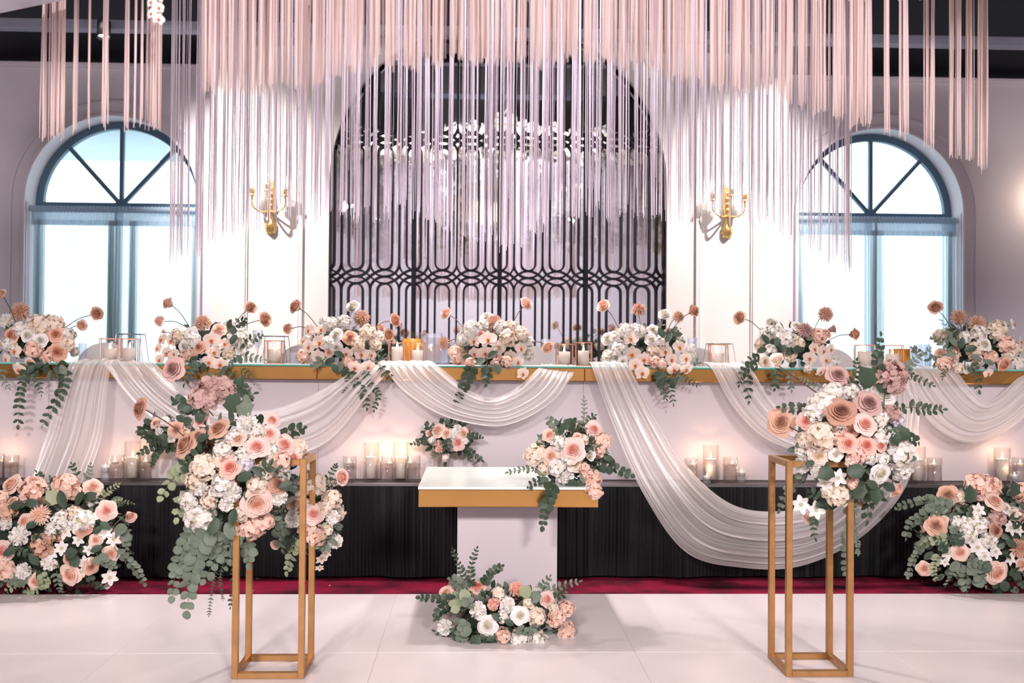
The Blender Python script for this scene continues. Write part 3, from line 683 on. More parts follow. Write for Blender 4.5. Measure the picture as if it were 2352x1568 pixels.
class Arrangement:
    """flowers set in foam: pixel positions are read off the photograph, depth follows the rounded mound"""
    def __init__(s, name, label, cat, group, base, c, Y, rx, ry, D, seed=1, big=False):
        s.root = thing(name, base, label, cat, group); s.b = Vector(base); s.cx, s.cy = c; s.Y, s.rx, s.ry, s.D = Y, rx, ry, D
        s.r = random.Random(seed); s.big = big; s.edge = None
    def pos(s, px, py, extra=0.0):
        q = 1 - ((px - s.cx) / s.rx) ** 2 - ((py - s.cy) / s.ry) ** 2
        Y = s.Y - s.D * math.sqrt(max(0.0, q)) - extra
        if s.edge and py > s.edge[0] - 26:                 # blooms and branches spill over the table edge
            k = min(1.0, (py - s.edge[0] + 26) / 22); Y = Y + (min(Y, s.edge[1] - extra * .5) - Y) * k
        return P(px, py, Y), Y
    def flower(s, kind, col, px, py, rp, extra=0.0, face=None, back=False):
        p, Y = s.pos(px, py, extra)
        if face is None:
            n = Vector(((px - s.cx) / s.rx * 0.75, -1.0, -(py - s.cy) / s.ry * 0.7 + 0.18)) + Vector((s.r.gauss(0, .13), 0, s.r.gauss(0, .13)))
        else: n = Vector(face)
        n.normalize()
        return s.place(kind, col, p, n, M(rp, Y))
    def place(s, kind, col, p, n, sc):
        R = n.to_track_quat('Z', 'Y').to_matrix()
        if kind in 'OS': R = R @ Matrix.Rotation(s.r.uniform(-.25, .25), 3, 'Z')
        else: R = R @ Matrix.Rotation(s.r.uniform(0, 6.28), 3, 'Z')
        sq = 1.0 + s.r.uniform(-.06, .06)
        mw = Matrix.Translation(p - s.b) @ R.to_4x4() @ Matrix.Diagonal((sc * sq, sc, sc * (0.9 if kind == 'R' else 1), 1))
        var = s.r.randint(0, 2)
        if kind == 'R' and s.big and sc > 0.034:
            o = put('rose', fmesh('Rc', col, var), s.root, mw)
            for i in range(5): put('petal', fmesh('P', col, var), o, Matrix.Rotation(2 * PI * i / 5 + s.r.uniform(-.15, .15), 4, 'Z') @ Matrix.Rotation(s.r.uniform(-.08, .10), 4, 'Y'))
        else:
            o = put(FN[kind], fmesh(kind, col, var), s.root, mw)
            if kind == 'O': put('lip', LIPM, o)
        return o
    def stem(s, a, b, r=0.0028, bend=0.0, g='b', ya=None, yb=None):
        """thin stem between two pixels"""
        pa = P(a[0], a[1], ya or s.pos(*a)[1]); pb = P(b[0], b[1], yb or s.pos(*b)[1]); mid = (pa + pb) / 2 + Vector((0, 0, bend))
        return MB().tube([x - s.b for x in spline([pa, mid, pb], 6)], r, 5).build('stem', GREEN[g], s.root, True, recalc=False)
    def stemmed(s, kind, col, px, py, rp, root, face=None, bend=0.02, g='b'):
        """a bloom held out on its own long stem"""
        dx, dy = px - root[0], py - root[1]; l = math.hypot(dx, dy) or 1
        fc = face or (dx / l * .9, -.75, -dy / l * .6)
        if kind == 'R' and rp < 24: kind = 'K'
        o = s.flower(kind, col, px, py, rp, 0.0, fc); n = Vector(fc).normalized(); p = o.matrix_basis.translation + s.b
        Yp = s.pos(px, py)[1]; st = p - n * M(rp, Yp) * 0.5; ra = P(root[0], root[1], s.pos(*root)[1] + 0.04)
        MB().tube([x - s.b for x in spline([ra, (ra + st) / 2 + Vector((0, 0, bend)), st], 7)], 0.003, 5).build('stem', GREEN[g], s.root, True, recalc=False)
        return o
    def sprig(s, pts, lp=16, kind='r', g='e', extra=0.01, n=None, dens=1.0):
        """leafy branch along pixels; every leaf is a piece of its own"""
        P3 = []
        for q in pts:
            e = q[2] if len(q) > 2 else extra; p, Y = s.pos(q[0], q[1], e); P3.append(p)
        ln = sum(math.dist(pts[i][:2], pts[i + 1][:2]) for i in range(len(pts) - 1)); n = n or max(3, int(ln / (lp * 0.62) * dens))
        C = spline(P3, n + 1)
        st = MB().tube([x - C[0] for x in C], 0.0022, 4, 0, 0.0010).build('eucalyptus_sprig' if kind in 'ro' else 'leafy_sprig', GREEN['s'], s.root, True, recalc=False)
        st.location = C[0] - s.b
        for k in range(1, n + 2):
            t = (C[k] - C[k - 1]).normalized(); z = C[k] - C[0]
            sz = M(lp, s.Y) * (1.0 - 0.45 * k / (n + 1)) * s.r.uniform(.8, 1.15)
            sides = (1, -1) if k <= n else (0,)
            for sd in sides:
                side = t.cross(Vector((0, -1, 0)));  side = side if side.length > .1 else Vector((1, 0, 0))
                d = (t * s.r.uniform(.35, .8) + side.normalized() * sd * s.r.uniform(.7, 1.1) + Vector((0, s.r.uniform(-.5, .3), 0))).normalized()
                nr = Vector((s.r.gauss(0, .5), -1, s.r.gauss(.25, .5))); xx = d.cross(nr).normalized(); nn = xx.cross(d)
                R = Matrix((xx, d, nn)).transposed()
                put('leaf', LEAF[(kind, g)], st, Matrix.Translation(z) @ R.to_4x4() @ Matrix.Scale(sz, 4))
        return st
    def leaf(s, px, py, lp, ang, kind='i', g='d', extra=0.0):
        """one large leaf; ang is its direction in the picture (0 right, 90 up)"""
        p, Y = s.pos(px, py, extra); a = math.radians(ang); d = Vector((math.cos(a), s.r.uniform(-.35, .1), math.sin(a))).normalized()
        nr = Vector((s.r.gauss(0, .3), -1, .3)); xx = d.cross(nr).normalized(); nn = xx.cross(d)
        return put('leaf', LEAF[(kind, g)], s.root, Matrix.Translation(p - s.b) @ Matrix((xx, d, nn)).transposed().to_4x4() @ Matrix.Scale(M(lp, Y), 4))
    def core(s, n=110, lp=15, scale=0.80, gs='dde', foam=0.55, back=True):
        """the foam block, and the tangle of small leaves tucked between the blooms"""
        c = P(s.cx, s.cy, s.Y); rx, rz, ry = M(s.rx, s.Y), M(s.ry, s.Y), s.D
        f = MB(); f.lathe([(foam * .5, -foam * .85), (foam, -foam * .4), (foam, foam * .3), (foam * .5, foam * .8)], 12)
        put('florist_foam', f.mesh('florist_foam', MT['foam']), s.root, Matrix.Translation(c - s.b) @ Matrix.Diagonal((rx, ry, rz, 1)))
        mb = MB(); lm = mk_leaf('o'); mats = [GREEN[g] for g in gs]
        for i in range(n):
            d = Vector((s.r.gauss(0, 1), s.r.gauss(0, 1) if back else -abs(s.r.gauss(0, 1)), s.r.gauss(0, 1))).normalized(); q = scale * s.r.uniform(.72, 1.06)
            p = c + Vector((d.x * rx * q, d.y * ry * q, d.z * rz * q)); t = (d + Vector((s.r.gauss(0, .7), s.r.gauss(0, .7), s.r.gauss(0, .7)))).normalized()
            nr = (d + Vector((s.r.gauss(0, .5), -.5, s.r.gauss(0, .5)))).normalized(); xx = t.cross(nr).normalized(); nn = xx.cross(t); R = Matrix((xx, t, nn)).transposed(); sz = M(lp, s.Y) * s.r.uniform(.8, 1.5)
            mb.add([p - s.b + R @ (Vector(v) * sz) for v in lm.v], lm.f, i % len(mats))
        o = mb.build('foliage', mats, s.root, True, recalc=False); o['kind'] = 'stuff'
    def back(s, n, kinds, rp):
        """blooms on the far side of the mound"""
        c = P(s.cx, s.cy, s.Y); rx, rz, ry = M(s.rx, s.Y), M(s.ry, s.Y), s.D
        for i in range(n):
            a = PI * (i + .5) / n; d = Vector((math.cos(a), 0.75, s.r.uniform(-.1, .75))).normalized()
            k, col = kinds[i % len(kinds)]; p = c + Vector((d.x * rx * .85, d.y * ry * .85, d.z * rz * .8))
            s.place(k, col, p, d, M(rp, s.Y) * s.r.uniform(.85, 1.1))
    def run(s, data):
        for row in data.strip().split(';'):
            q = row.split()
            if not q: continue
            s.flower(q[0], q[1], float(q[2]), float(q[3]), float(q[4]), float(q[5]) if len(q) > 5 else 0.0)
# ================================================================ flower arrangements
G_T = 'flower mounds on the long table'; G_S = 'flower mounds on the gold stands'; G_F = 'flower mounds on the floor beside the stage'
AY = 7.16
def table_mound(label, c, rx, ry, seed, data, stems, sprigs, leaves=(), D=0.27):
    p = P(c[0], c[1], AY); A = Arrangement('flower_arrangement', label, 'flowers', G_T, (p.x, AY, TOPZ), c, AY, rx, ry, D, seed); A.edge = (842, 6.845)
    A.core(90, 13, 0.74, 'dde', 0.62); A.run(data)
    for t in stems: A.stemmed(*t)
    for t in sprigs: A.sprig(*t)
    for t in leaves: A.leaf(*t)
    A.back(7, [('H', 'wh'), ('R', 'pe'), ('H', 'cr'), ('R', 'wh')], 19)
    return A
table_mound('lush table flowers at the far left, peach dahlia on top', (80, 786), 95, 62, 11, """
R ap 26 770 23;R ap 128 767 21;R ap 133 809 25;C wh 16 737 18;R wh 62 770 18;R wh 93 781 18;H cr 88 748 27;H cr 122 746 25;H pe 78 802 22;H wh 48 756 18;
O oc 35 806 20;O oc 44 848 20;O oc 14 824 16;O oc 62 857 13;O oc 8 790 15;H cr 153 789 18;H wh 151 768 18;H wh 171 808 12;H pe 105 820 15;H wh 20 790 18;R pe 68 834 14""",
 [('D', 'ta', 46, 715, 24, (78, 778), (-.1, -1, .25)), ('R', 'pe', 2, 676, 15, (40, 752)), ('R', 'ta', 223, 720, 17, (150, 752)), ('R', 'pe', 188, 747, 14, (152, 764)), ('D', 'ta', 78, 738, 10, (72, 765))],
 [([(100, 825, .02), (60, 860, .05), (46, 910, .07), (42, 975, .07)], 22, 'o', 'd'), ([(130, 830, .03), (148, 870, .07), (130, 920, .07), (98, 978, .06)], 23, 'o', 'd'),
  ([(60, 835, .02), (85, 870, .06), (95, 905, .06)], 18, 'n', 'd'), ([(10, 840, .02), (4, 870, .05), (20, 890, .05)], 16, 'n', 'e')],
 [(100, 835, 26, 200, 'o', 'd', .05), (110, 832, 28, 260, 'o', 'd', .06), (125, 842, 26, -40, 'o', 'd', .06), (140, 838, 26, 300, 'o', 'e', .06), (80, 840, 24, 230, 'o', 'd', .05), (118, 850, 24, 270, 'o', 'd', .07)])
table_mound('table flowers left of centre with orchids and leafy greens above the left stand', (472, 790), 108, 62, 12, """
D ta 465 741 21;R pe 503 757 18;R wh 440 766 18;R wh 424 796 17;R ap 456 796 17;O oc 372 780 18;O oc 394 782 18;O oc 384 811 18;O oc 367 826 15;O oc 363 800 14;O oc 400 812 14;
O oc 486 781 21;O oc 516 790 18;O oc 491 809 19;O oc 480 831 19;O oc 506 836 19;O oc 470 803 15;H wh 541 780 20;H wh 556 769 17;H pe 427 817 17;R wh 554 800 15;H wh 526 748 14;H cr 408 772 18;H wh 445 780 18;H pe 440 815 15;H cr 525 810 16;H wh 570 790 12""",
 [('R', 'ta', 576, 706, 16, (535, 752)), ('R', 'ta', 609, 733, 18, (545, 760)), ('R', 'pe', 385, 696, 16, (434, 748)), ('D', 'pe', 367, 737, 16, (430, 752)), ('B', 'pe', 378, 762, 8, (400, 780))],
 [([(520, 765, .02), (545, 745, .03), (560, 735, .03)], 20, 'o', 'd'), ([(540, 790, .02), (575, 780, .05), (600, 770, .05)], 18, 'o', 'd'), ([(545, 815, .02), (575, 820, .04), (606, 826, .03)], 17, 'o', 'e'),
  ([(460, 825, .03), (440, 850, .06), (425, 880, .06)], 20, 'o', 'd'), ([(500, 845, .03), (530, 865, .07), (556, 885, .07)], 20, 'o', 'd'), ([(480, 850, .03), (480, 875, .06), (470, 905, .06)], 18, 'n', 'e'), ([(550, 845, .03), (570, 860, .05), (582, 880, .05)], 13, 'n', 'd')],
 [(530, 790, 26, 60, 'o', 'd', .05), (540, 770, 26, 110, 'o', 'd', .05), (525, 755, 24, 75, 'o', 'd', .05), (455, 820, 26, 210, 'o', 'd', .05), (450, 830, 26, 250, 'o', 'e', .05), (545, 815, 24, 300, 'o', 'd', .05), (465, 832, 24, 280, 'o', 'd', .06), (535, 825, 24, 250, 'o', 'e', .05)])
table_mound('table flowers left of the mirror centre, white rose and tan dahlia on top', (785, 788), 102, 62, 13, """
O oc 710 758 17;O oc 738 757 17;O oc 736 786 22;O oc 710 796 19;O oc 730 819 20;O oc 698 783 14;O oc 795 812 17;O oc 830 813 19;O oc 815 844 18;O oc 845 843 20;O oc 852 815 16;O oc 758 830 14;
R wh 772 768 18;R wh 773 797 16;R pe 756 809 13;R ap 804 775 20;H wh 790 741 19;H cr 845 765 22;H cr 862 790 17;H pe 697 818 18;R pe 850 765 17;H wh 760 745 18;H wh 745 738 12;H cr 822 790 18;H wh 755 786 16;H pe 800 830 15;H wh 870 772 14""",
 [('D', 'ta', 831, 730, 21, (806, 772), (.15, -1, .2)), ('R', 'wh', 810, 704, 17, (800, 745), (-.2, -.8, .5)), ('R', 'ta', 678, 703, 17, (730, 752)), ('D', 'ta', 661, 755, 15, (712, 757)), ('R', 'ta', 908, 735, 17, (855, 757)), ('R', 'ta', 893, 769, 17, (855, 770)), ('R', 'pe', 875, 752, 12, (850, 762))],
 [([(800, 845, .03), (818, 880, .07), (835, 905, .07), (842, 935, .06)], 18, 'o', 'd'), ([(835, 850, .03), (850, 880, .06), (868, 905, .06), (860, 940, .05)], 14, 'o', 'd'), ([(860, 800, .02), (885, 818, .05), (905, 812, .05)], 17, 'n', 'e'),
  ([(860, 820, .03), (880, 850, .06), (898, 870, .06)], 22, 'o', 'd'), ([(800, 860, .03), (795, 885, .06), (788, 905, .05)], 11, 'n', 'd'), ([(750, 820, .02), (728, 836, .05), (718, 842, .05)], 17, 'o', 'e')],
 [(770, 825, 28, 200, 'o', 'd', .05), (785, 830, 28, 250, 'o', 'e', .05), (765, 835, 24, 290, 'o', 'd', .06), (800, 845, 26, 230, 'o', 'd', .06), (790, 820, 26, 150, 'o', 'd', .05), (740, 835, 22, 180, 'o', 'e', .04)])
table_mound('table flowers before the mirror centre with one tan dahlia and cascading leaves', (1130, 795), 98, 62, 14, """
H wh 1085 760 27;H wh 1065 778 18;O oc 1090 783 18;O oc 1121 780 22;O oc 1115 811 20;O oc 1090 812 17;O oc 1172 818 17;O oc 1196 800 17;O oc 1190 831 16;O oc 1201 858 18;O oc 1140 815 14;
R cr 1146 797 18;H cr 1166 776 21;H cr 1196 766 20;H pe 1056 821 21;H pe 1161 832 18;H pe 1044 808 16;H wh 1214 787 14;R wh 1118 727 16;H wh 1110 748 16;H wh 1150 752 18;H cr 1175 750 16;R ap 1105 768 12;H pe 1080 835 14;H wh 1215 815 14;H pe 1140 835 13""",
 [('D', 'ta', 1134, 743, 23, (1130, 785), (.1, -1, .1)), ('R', 'pe', 1024, 719, 16, (1068, 760)), ('R', 'pe', 1209, 697, 17, (1172, 755)), ('D', 'ta', 1020, 787, 17, (1068, 782)), ('R', 'pe', 1258, 797, 18, (1215, 790), (.4, -.6, -.5))],
 [([(1085, 835, .03), (1075, 865, .07), (1062, 895, .07), (1048, 930, .06)], 23, 'i', 'd'), ([(1118, 835, .04), (1118, 860, .07), (1116, 880, .07)], 20, 'i', 'd')],
 [(1120, 820, 28, 30, 'o', 'd', .06), (1115, 825, 28, 200, 'o', 'e', .06), (1135, 835, 28, 300, 'o', 'e', .06), (1145, 830, 26, 330, 'o', 'd', .06), (1085, 820, 24, 180, 'o', 'd', .05), (1120, 840, 26, 250, 'o', 'd', .06)])
table_mound('table flowers right of the mirror centre with a dahlia, white rose and orchids', (1495, 792), 106, 62, 15, """
H wh 1438 760 21;H wh 1424 800 21;R wh 1395 777 17;H wh 1400 818 18;O oc 1450 778 20;O oc 1452 813 21;O oc 1460 838 19;O oc 1475 856 20;O oc 1480 825 19;O oc 1528 807 20;O oc 1542 825 18;O oc 1548 848 20;O oc 1576 848 20;O oc 1560 797 19;O oc 1575 823 18;
R wh 1497 780 19;H pe 1505 830 17;R wh 1500 757 15;H wh 1470 760 17;H wh 1585 800 13;H wh 1415 775 17;H wh 1520 785 18;H cr 1500 805 16;R wh 1430 830 14;H wh 1590 815 10;H pe 1520 835 14""",
 [('R', 'pe', 1386, 702, 18, (1422, 756)), ('D', 'ta', 1467, 711, 20, (1474, 768), (.05, -.55, .85)), ('R', 'wh', 1527, 722, 16, (1515, 762), (-.2, -.6, .5)), ('D', 'ta', 1558, 727, 17, (1534, 758)), ('R', 'ta', 1594, 713, 17, (1540, 762))],
 [([(1530, 780, .02), (1545, 765, .04), (1562, 755, .04)], 19, 'o', 'd'), ([(1525, 850, .03), (1530, 875, .07), (1540, 900, .07), (1546, 926, .06)], 18, 'n', 'd'), ([(1550, 850, .03), (1575, 870, .05), (1605, 885, .05)], 14, 'n', 'd'), ([(1585, 835, .02), (1600, 830, .04), (1606, 838, .04)], 14, 'o', 'e'), ([(1535, 860, .03), (1520, 885, .06), (1530, 915, .06)], 16, 'n', 'd')],
 [(1525, 775, 26, 120, 'o', 'd', .06), (1530, 785, 26, 60, 'o', 'd', .06), (1545, 770, 24, 10, 'o', 'd', .06), (1520, 865, 28, 250, 'i', 'd', .07), (1540, 865, 28, 290, 'i', 'd', .07), (1555, 860, 26, 310, 'o', 'e', .06), (1525, 855, 28, 210, 'i', 'd', .06)])
table_mound('table flowers above the right stand with mauve dahlias and orchids', (1825, 793), 92, 60, 16, """
H wh 1757 770 19;H wh 1806 780 25;R cr 1757 832 17;D ma 1848 758 23;H pe 1880 772 22;O oc 1870 801 18;O oc 1891 806 18;O oc 1860 822 18;O oc 1897 826 18;O oc 1885 853 17;O oc 1908 802 17;O oc 1905 848 14;R wh 1830 748 15;H wh 1780 760 16;H cr 1830 790 20;R pe 1900 765 14;H cr 1815 815 18;H wh 1770 805 16;H wh 1918 830 12;H wh 1855 845 12""",
 [('R', 'ta', 1698, 729, 17, (1746, 757)), ('R', 'wh', 1771, 741, 16, (1772, 778), (-.2, -.5, .8)), ('D', 'ta', 1897, 721, 21, (1872, 752), (.05, -.9, .3)), ('B', 'ma', 1908, 757, 15, (1890, 765)), ('R', 'ta', 1964, 767, 16, (1896, 786))],
 [([(1750, 820, .03), (1725, 830, .05), (1718, 870, .07), (1720, 920, .06)], 19, 'o', 'd'), ([(1745, 835, .03), (1712, 850, .06), (1698, 882, .06)], 16, 'o', 'd'), ([(1780, 840, .03), (1785, 865, .06), (1780, 890, .06)], 20, 'o', 'd'), ([(1820, 850, .03), (1815, 870, .06), (1818, 895, .06)], 15, 'o', 'e'), ([(1775, 770, .02), (1770, 755, .03), (1780, 745, .03)], 16, 'o', 'd')],
 [(1765, 790, 28, 120, 'o', 'd', .05), (1760, 800, 26, 200, 'o', 'd', .05), (1780, 795, 26, 60, 'o', 'd', .05), (1805, 815, 30, 40, 'o', 'd', .06), (1800, 810, 30, 100, 'o', 'd', .06), (1820, 805, 30, 15, 'o', 'd', .06), (1770, 810, 26, 260, 'o', 'd', .05)])
table_mound('table flowers at the far right with two tan dahlias and a white orchid stem', (2245, 795), 112, 64, 17, """
H cr 2290 757 25;R wh 2262 790 20;H pe 2310 790 21;H cr 2238 803 20;H pe 2170 835 19;H pe 2188 815 19;R ap 2307 838 21;O oc 2270 857 14;H wh 2336 833 16;H cr 2316 815 20;H wh 2250 765 20;R wh 2222 845 16;H pe 2240 825 18;H wh 2215 775 16;H cr 2335 800 16;H pe 2275 820 18;R pe 2160 812 14;H cr 2200 845 14""",
 [('R', 'ta', 2148, 705, 18, (2186, 756)), ('D', 'ta', 2202, 728, 22, (2215, 780), (0, -1, .2)), ('D', 'ta', 2244, 744, 24, (2242, 790), (.05, -1, .15)), ('O', 'wh', 2328, 745, 18, (2290, 770)), ('O', 'wh', 2344, 785, 16, (2310, 790))],
 [([(2200, 790, .02), (2180, 765, .04), (2160, 730, .04)], 15, 'n', 'e'), ([(2200, 800, .03), (2165, 785, .05), (2140, 775, .05)], 20, 'o', 'e'), ([(2190, 820, .03), (2150, 830, .05), (2110, 808, .05), (2098, 800, .05)], 19, 'o', 'e'), ([(2215, 830, .03), (2240, 850, .06), (2248, 895, .06)], 18, 'o', 'd'), ([(2190, 835, .03), (2170, 850, .05), (2165, 868, .05)], 14, 'n', 'd'), ([(2205, 780, .03), (2190, 760, .05), (2195, 745, .05)], 18, 'o', 'd')],
 [(2200, 795, 28, 140, 'o', 'e', .06), (2205, 800, 28, 80, 'o', 'd', .06), (2215, 805, 30, 20, 'o', 'd', .06), (2195, 810, 26, 200, 'o', 'e', .06), (2230, 815, 28, 330, 'o', 'e', .06), (2260, 830, 26, 350, 'o', 'e', .06), (2220, 825, 28, 270, 'o', 'd', .06), (2185, 780, 26, 110, 'o', 'e', .06)])

# ---------------------------------------------------------------- mounds on the tall stands
SZ = 0.985
p = P(575, 1100, 4.8)
A = Arrangement('flower_arrangement', 'overflowing rose and hydrangea mound on the left gold stand', 'flowers', G_S, (P(640, 1050, 4.8).x, 4.8, SZ), (550, 1085), 4.78, 148, 150, 0.20, 21, True)
A.core(260, 24, 0.80, 'dde', 0.62)
A.run("""H ma 480 905 42 .02;H ma 516 893 30 .03;H ma 455 918 24 .02;R pk 460 965 23;R ta 500 983 29 .02;R ta 425 1020 35 .03;R ta 455 1000 20;R pk 590 1025 29 .02;R pk 626 964 20;R pk 620 995 22;R pk 655 1020 26;H cr 682 1028 26;
C wh 568 974 27;R pe 545 1006 21;H wh 512 1032 25;H wh 560 1050 25;R pe 513 1050 24;R co 528 1073 28 .03;H la 565 1066 22;H cr 472 1072 34;H cr 450 1103 27;H wh 512 1112 30;C wh 462 1121 20;B wh 492 1130 14;C wh 532 1131 24;C wh 520 1158 19;
H wh 460 1188 36;H wh 436 1148 25;H cr 590 1112 26;R du 640 1110 26;R pe 590 1156 37 .03;C wh 640 1142 20;H pe 582 1208 32;H pe 550 1216 22;H pe 612 1196 20;H cr 610 1080 24;H pe 640 1060 28;R pk 676 1050 20;H wh 625 1040 22;H wh 590 990 20;H cr 480 1150 20;H wh 650 1085 20;H cr 555 1180 20;H wh 535 1000 16""")
A.flower('C', 'wh', 500, 1257, 21, .02)
A.stemmed('R', 'ma', 396, 847, 30, (490, 955), (-.35, -1, .25), .0); A.stemmed('R', 'du', 320, 938, 27, (462, 1040), (-.75, -.75, .2), .02)
A.stem((430, 1050), (500, 1120), .003, 0, 's')
for t in [([(480, 955), (440, 935, .03), (402, 918, .03)], 26, 'r', 'd'), ([(540, 940), (560, 915, .03), (582, 905, .03)], 26, 'o', 'd'), ([(645, 1005), (672, 990, .02), (697, 983, .02)], 26, 'r', 'd'), ([(440, 1080), (400, 1095, .03), (372, 1140, .03)], 30, 'r', 'l'),
          ([(440, 1140), (420, 1155, .02), (408, 1188, .02)], 32, 'i', 'l'), ([(455, 1205, .05), (425, 1250, .08), (405, 1310, .08), (396, 1368, .08)], 30, 'r', 'e'), ([(485, 1210, .06), (455, 1270, .10), (438, 1330, .10), (430, 1402, .10)], 34, 'r', 'e'),
          ([(505, 1260, .05), (490, 1330, .06), (480, 1412, .06)], 11, 'n', 'd'), ([(520, 1270, .05), (505, 1330, .06), (512, 1375, .06)], 10, 'n', 'd'), ([(520, 1220, .06), (505, 1265, .08), (470, 1330, .08)], 30, 'r', 'e'), ([(560, 1215, .05), (570, 1255, .07), (572, 1292, .07)], 30, 'r', 'e'),
          ([(540, 1235, .05), (538, 1300, .06), (530, 1392, .06)], 15, 'o', 'd'), ([(470, 1040), (430, 1060, .02), (415, 1085, .02)], 24, 'o', 'd'), ([(600, 1080, .05), (620, 1070, .07), (650, 1085, .06)], 26, 'o', 'd'), ([(420, 985), (425, 950, .02), (430, 935, .02)], 22, 'r', 'd'), ([(470, 1215, .06), (450, 1245, .08), (420, 1290, .08)], 28, 'r', 'e'), ([(548, 1225, .06), (530, 1250, .08), (520, 1300, .08)], 26, 'r', 'e'), ([(500, 925), (545, 895, .04), (553, 880, .04)], 36, 'i', 'd'), ([(620, 1180, .02), (640, 1200, .03), (655, 1205, .03)], 20, 'o', 'e')]: A.sprig(*t)
for t in [(525, 945, 50, 60, 'i', 'd', .03), (545, 950, 46, 30, 'i', 'e', .03), (480, 1000, 34, 200, 'o', 'd', .02), (545, 1100, 40, 20, 'o', 'd', .04), (610, 1090, 36, 150, 'o', 'd', .04), (560, 1130, 36, 320, 'o', 'd', .02), (500, 1190, 42, 250, 'o', 'd', .03), (520, 1200, 42, 290, 'o', 'e', .04), (485, 1220, 40, 230, 'o', 'e', .04), (540, 1170, 38, 260, 'o', 'd', .03), (640, 1120, 34, 20, 'o', 'd', .02), (570, 940, 36, 100, 'o', 'e', .02)]: A.leaf(*t)
A.back(9, [('H', 'wh'), ('R', 'pk'), ('H', 'cr'), ('R', 'ta')], 28)

A = Arrangement('flower_arrangement', 'smaller cream and pink cluster tied to the back of the left gold stand', 'flowers', G_S, (P(700, 1180, 5.02).x, 5.04, 0.75), (712, 1180), 5.06, 82, 105, 0.13, 22, True)
A.core(170, 18, 0.8, 'dde', 0.6)
A.run("""H cr 722 1113 28;H cr 762 1146 24;R pe 676 1155 20;R pk 720 1180 26 .02;C wh 675 1190 22;H pe 726 1228 28;C wh 770 1242 19;C wh 763 1187 18;B pk 637 1247 17;S cr 738 1282 16;S cr 734 1303 11;S cr 750 1270 12;H cr 745 1165 20;H wh 690 1125 18;H pe 700 1215 18;H wh 700 1160 16;H cr 750 1215 16""")
A.stemmed('R', 'pk', 786, 1096, 20, (755, 1120), (.8, -.7, .1), 0)
for t in [([(685, 1230), (672, 1270, .03), (660, 1312, .03)], 22, 'r', 'l'), ([(750, 1105), (765, 1080, .02), (772, 1068, .02)], 13, 'o', 'd'), ([(660, 1205), (645, 1225, .03), (650, 1260, .03)], 26, 'r', 'e'), ([(700, 1090), (690, 1110, .02), (688, 1130, .02)], 22, 'o', 'e'), ([(680, 1225), (660, 1245, .03), (655, 1265, .03)], 20, 'i', 'd'), ([(770, 1220), (750, 1250, .04), (735, 1256, .04)], 24, 'o', 'e')]: A.sprig(*t)
bb = MB(); r9 = random.Random(3)                                   # tiny baby's breath blossoms
for cxp, cyp, rad, nn_ in ((648, 1180, 26, 90), (672, 1105, 18, 50), (757, 1108, 20, 60), (640, 1165, 14, 30)):
    for i in range(nn_):
        a = r9.uniform(0, 6.3); q = rad * math.sqrt(r9.random()); c = P(cxp + q * math.cos(a), cyp + q * math.sin(a), 5.0 + r9.uniform(-.06, .04)) - A.b
        rr = r9.uniform(.0028, .0045); bb.add([c + Vector(v) * rr for v in ((1, 0, 0), (-1, 0, 0), (0, 1, 0), (0, -1, 0), (0, 0, 1), (0, 0, -1))], [(0, 2, 4), (2, 1, 4), (1, 3, 4), (3, 0, 4), (2, 0, 5), (1, 2, 5), (3, 1, 5), (0, 3, 5)])
o = bb.build('baby_breath', PM['wh'], A.root, recalc=False); o['kind'] = 'stuff'; o['label'] = 'cloud of tiny white filler blossoms'
A.back(5, [('H', 'cr'), ('R', 'pk'), ('C', 'wh')], 22)

A = Arrangement('flower_arrangement', 'overflowing rose and hydrangea mound on the right gold stand', 'flowers', G_S, (P(1890, 1060, 4.8).x, 4.8, SZ), (1958, 1030), 4.80, 142, 140, 0.22, 23, True)
A.core(260, 24, 0.80, 'dde', 0.62)
A.run("""R du 1932 944 38 .04;R ma 1996 925 35 .04;R co 1852 966 23;H wh 1890 930 36;H wh 1868 948 24;H wh 1912 902 26;R wh 2031 907 28;R pk 1988 973 29 .03;H ma 2048 950 22;H la 2062 968 16;H cr 1886 1003 38;H cr 1852 1012 24;R co 1948 1018 24 .02;R co 1991 1022 25 .02;R co 2024 1020 20;
R du 1955 988 20;H wh 2020 962 22;H wh 2026 1003 20;H pe 1926 1006 19;R cr 1880 1046 26;R wh 1920 1043 18;H pk 1965 1047 25;C wh 1846 1066 22;C wh 1876 1082 16;H wh 2064 1042 38;H wh 2072 1075 26;H wh 2026 1056 19;C co 1962 1078 17;R wh 2023 1088 27 .03;S wh 1897 1108 22;S wh 1925 1096 22;
H cr 1925 1135 31;H cr 1905 1130 20;R pe 1860 1192 17;R pe 1978 1156 15;H pe 1960 1110 16;H wh 1840 1035 18;H wh 1955 900 20;H wh 2045 1000 22;H cr 1955 1060 16;H wh 2000 1050 18;H wh 1930 975 16""")
A.flower('S', 'wh', 1840, 1158, 23, .05, (-.2, -1, .1)); A.flower('S', 'wh', 1874, 1170, 23, .06, (.1, -1, -.05)); A.flower('R', 'pe', 2060, 1126, 24, .02, (.55, -.6, -.5))
A.stemmed('R', 'ta', 1793, 970, 34, (1850, 1000), (-.45, -1, .1), 0); A.stemmed('R', 'ma', 1925, 860, 29, (1935, 905), (0, -1, .55), 0, 's'); A.stemmed('H', 'ma', 2046, 866, 42, (2030, 930), (.25, -.8, .5), 0, 's')
A.stemmed('B', 'oc', 1786, 832, 24, (1882, 906), (-.3, -.5, .5), 0)
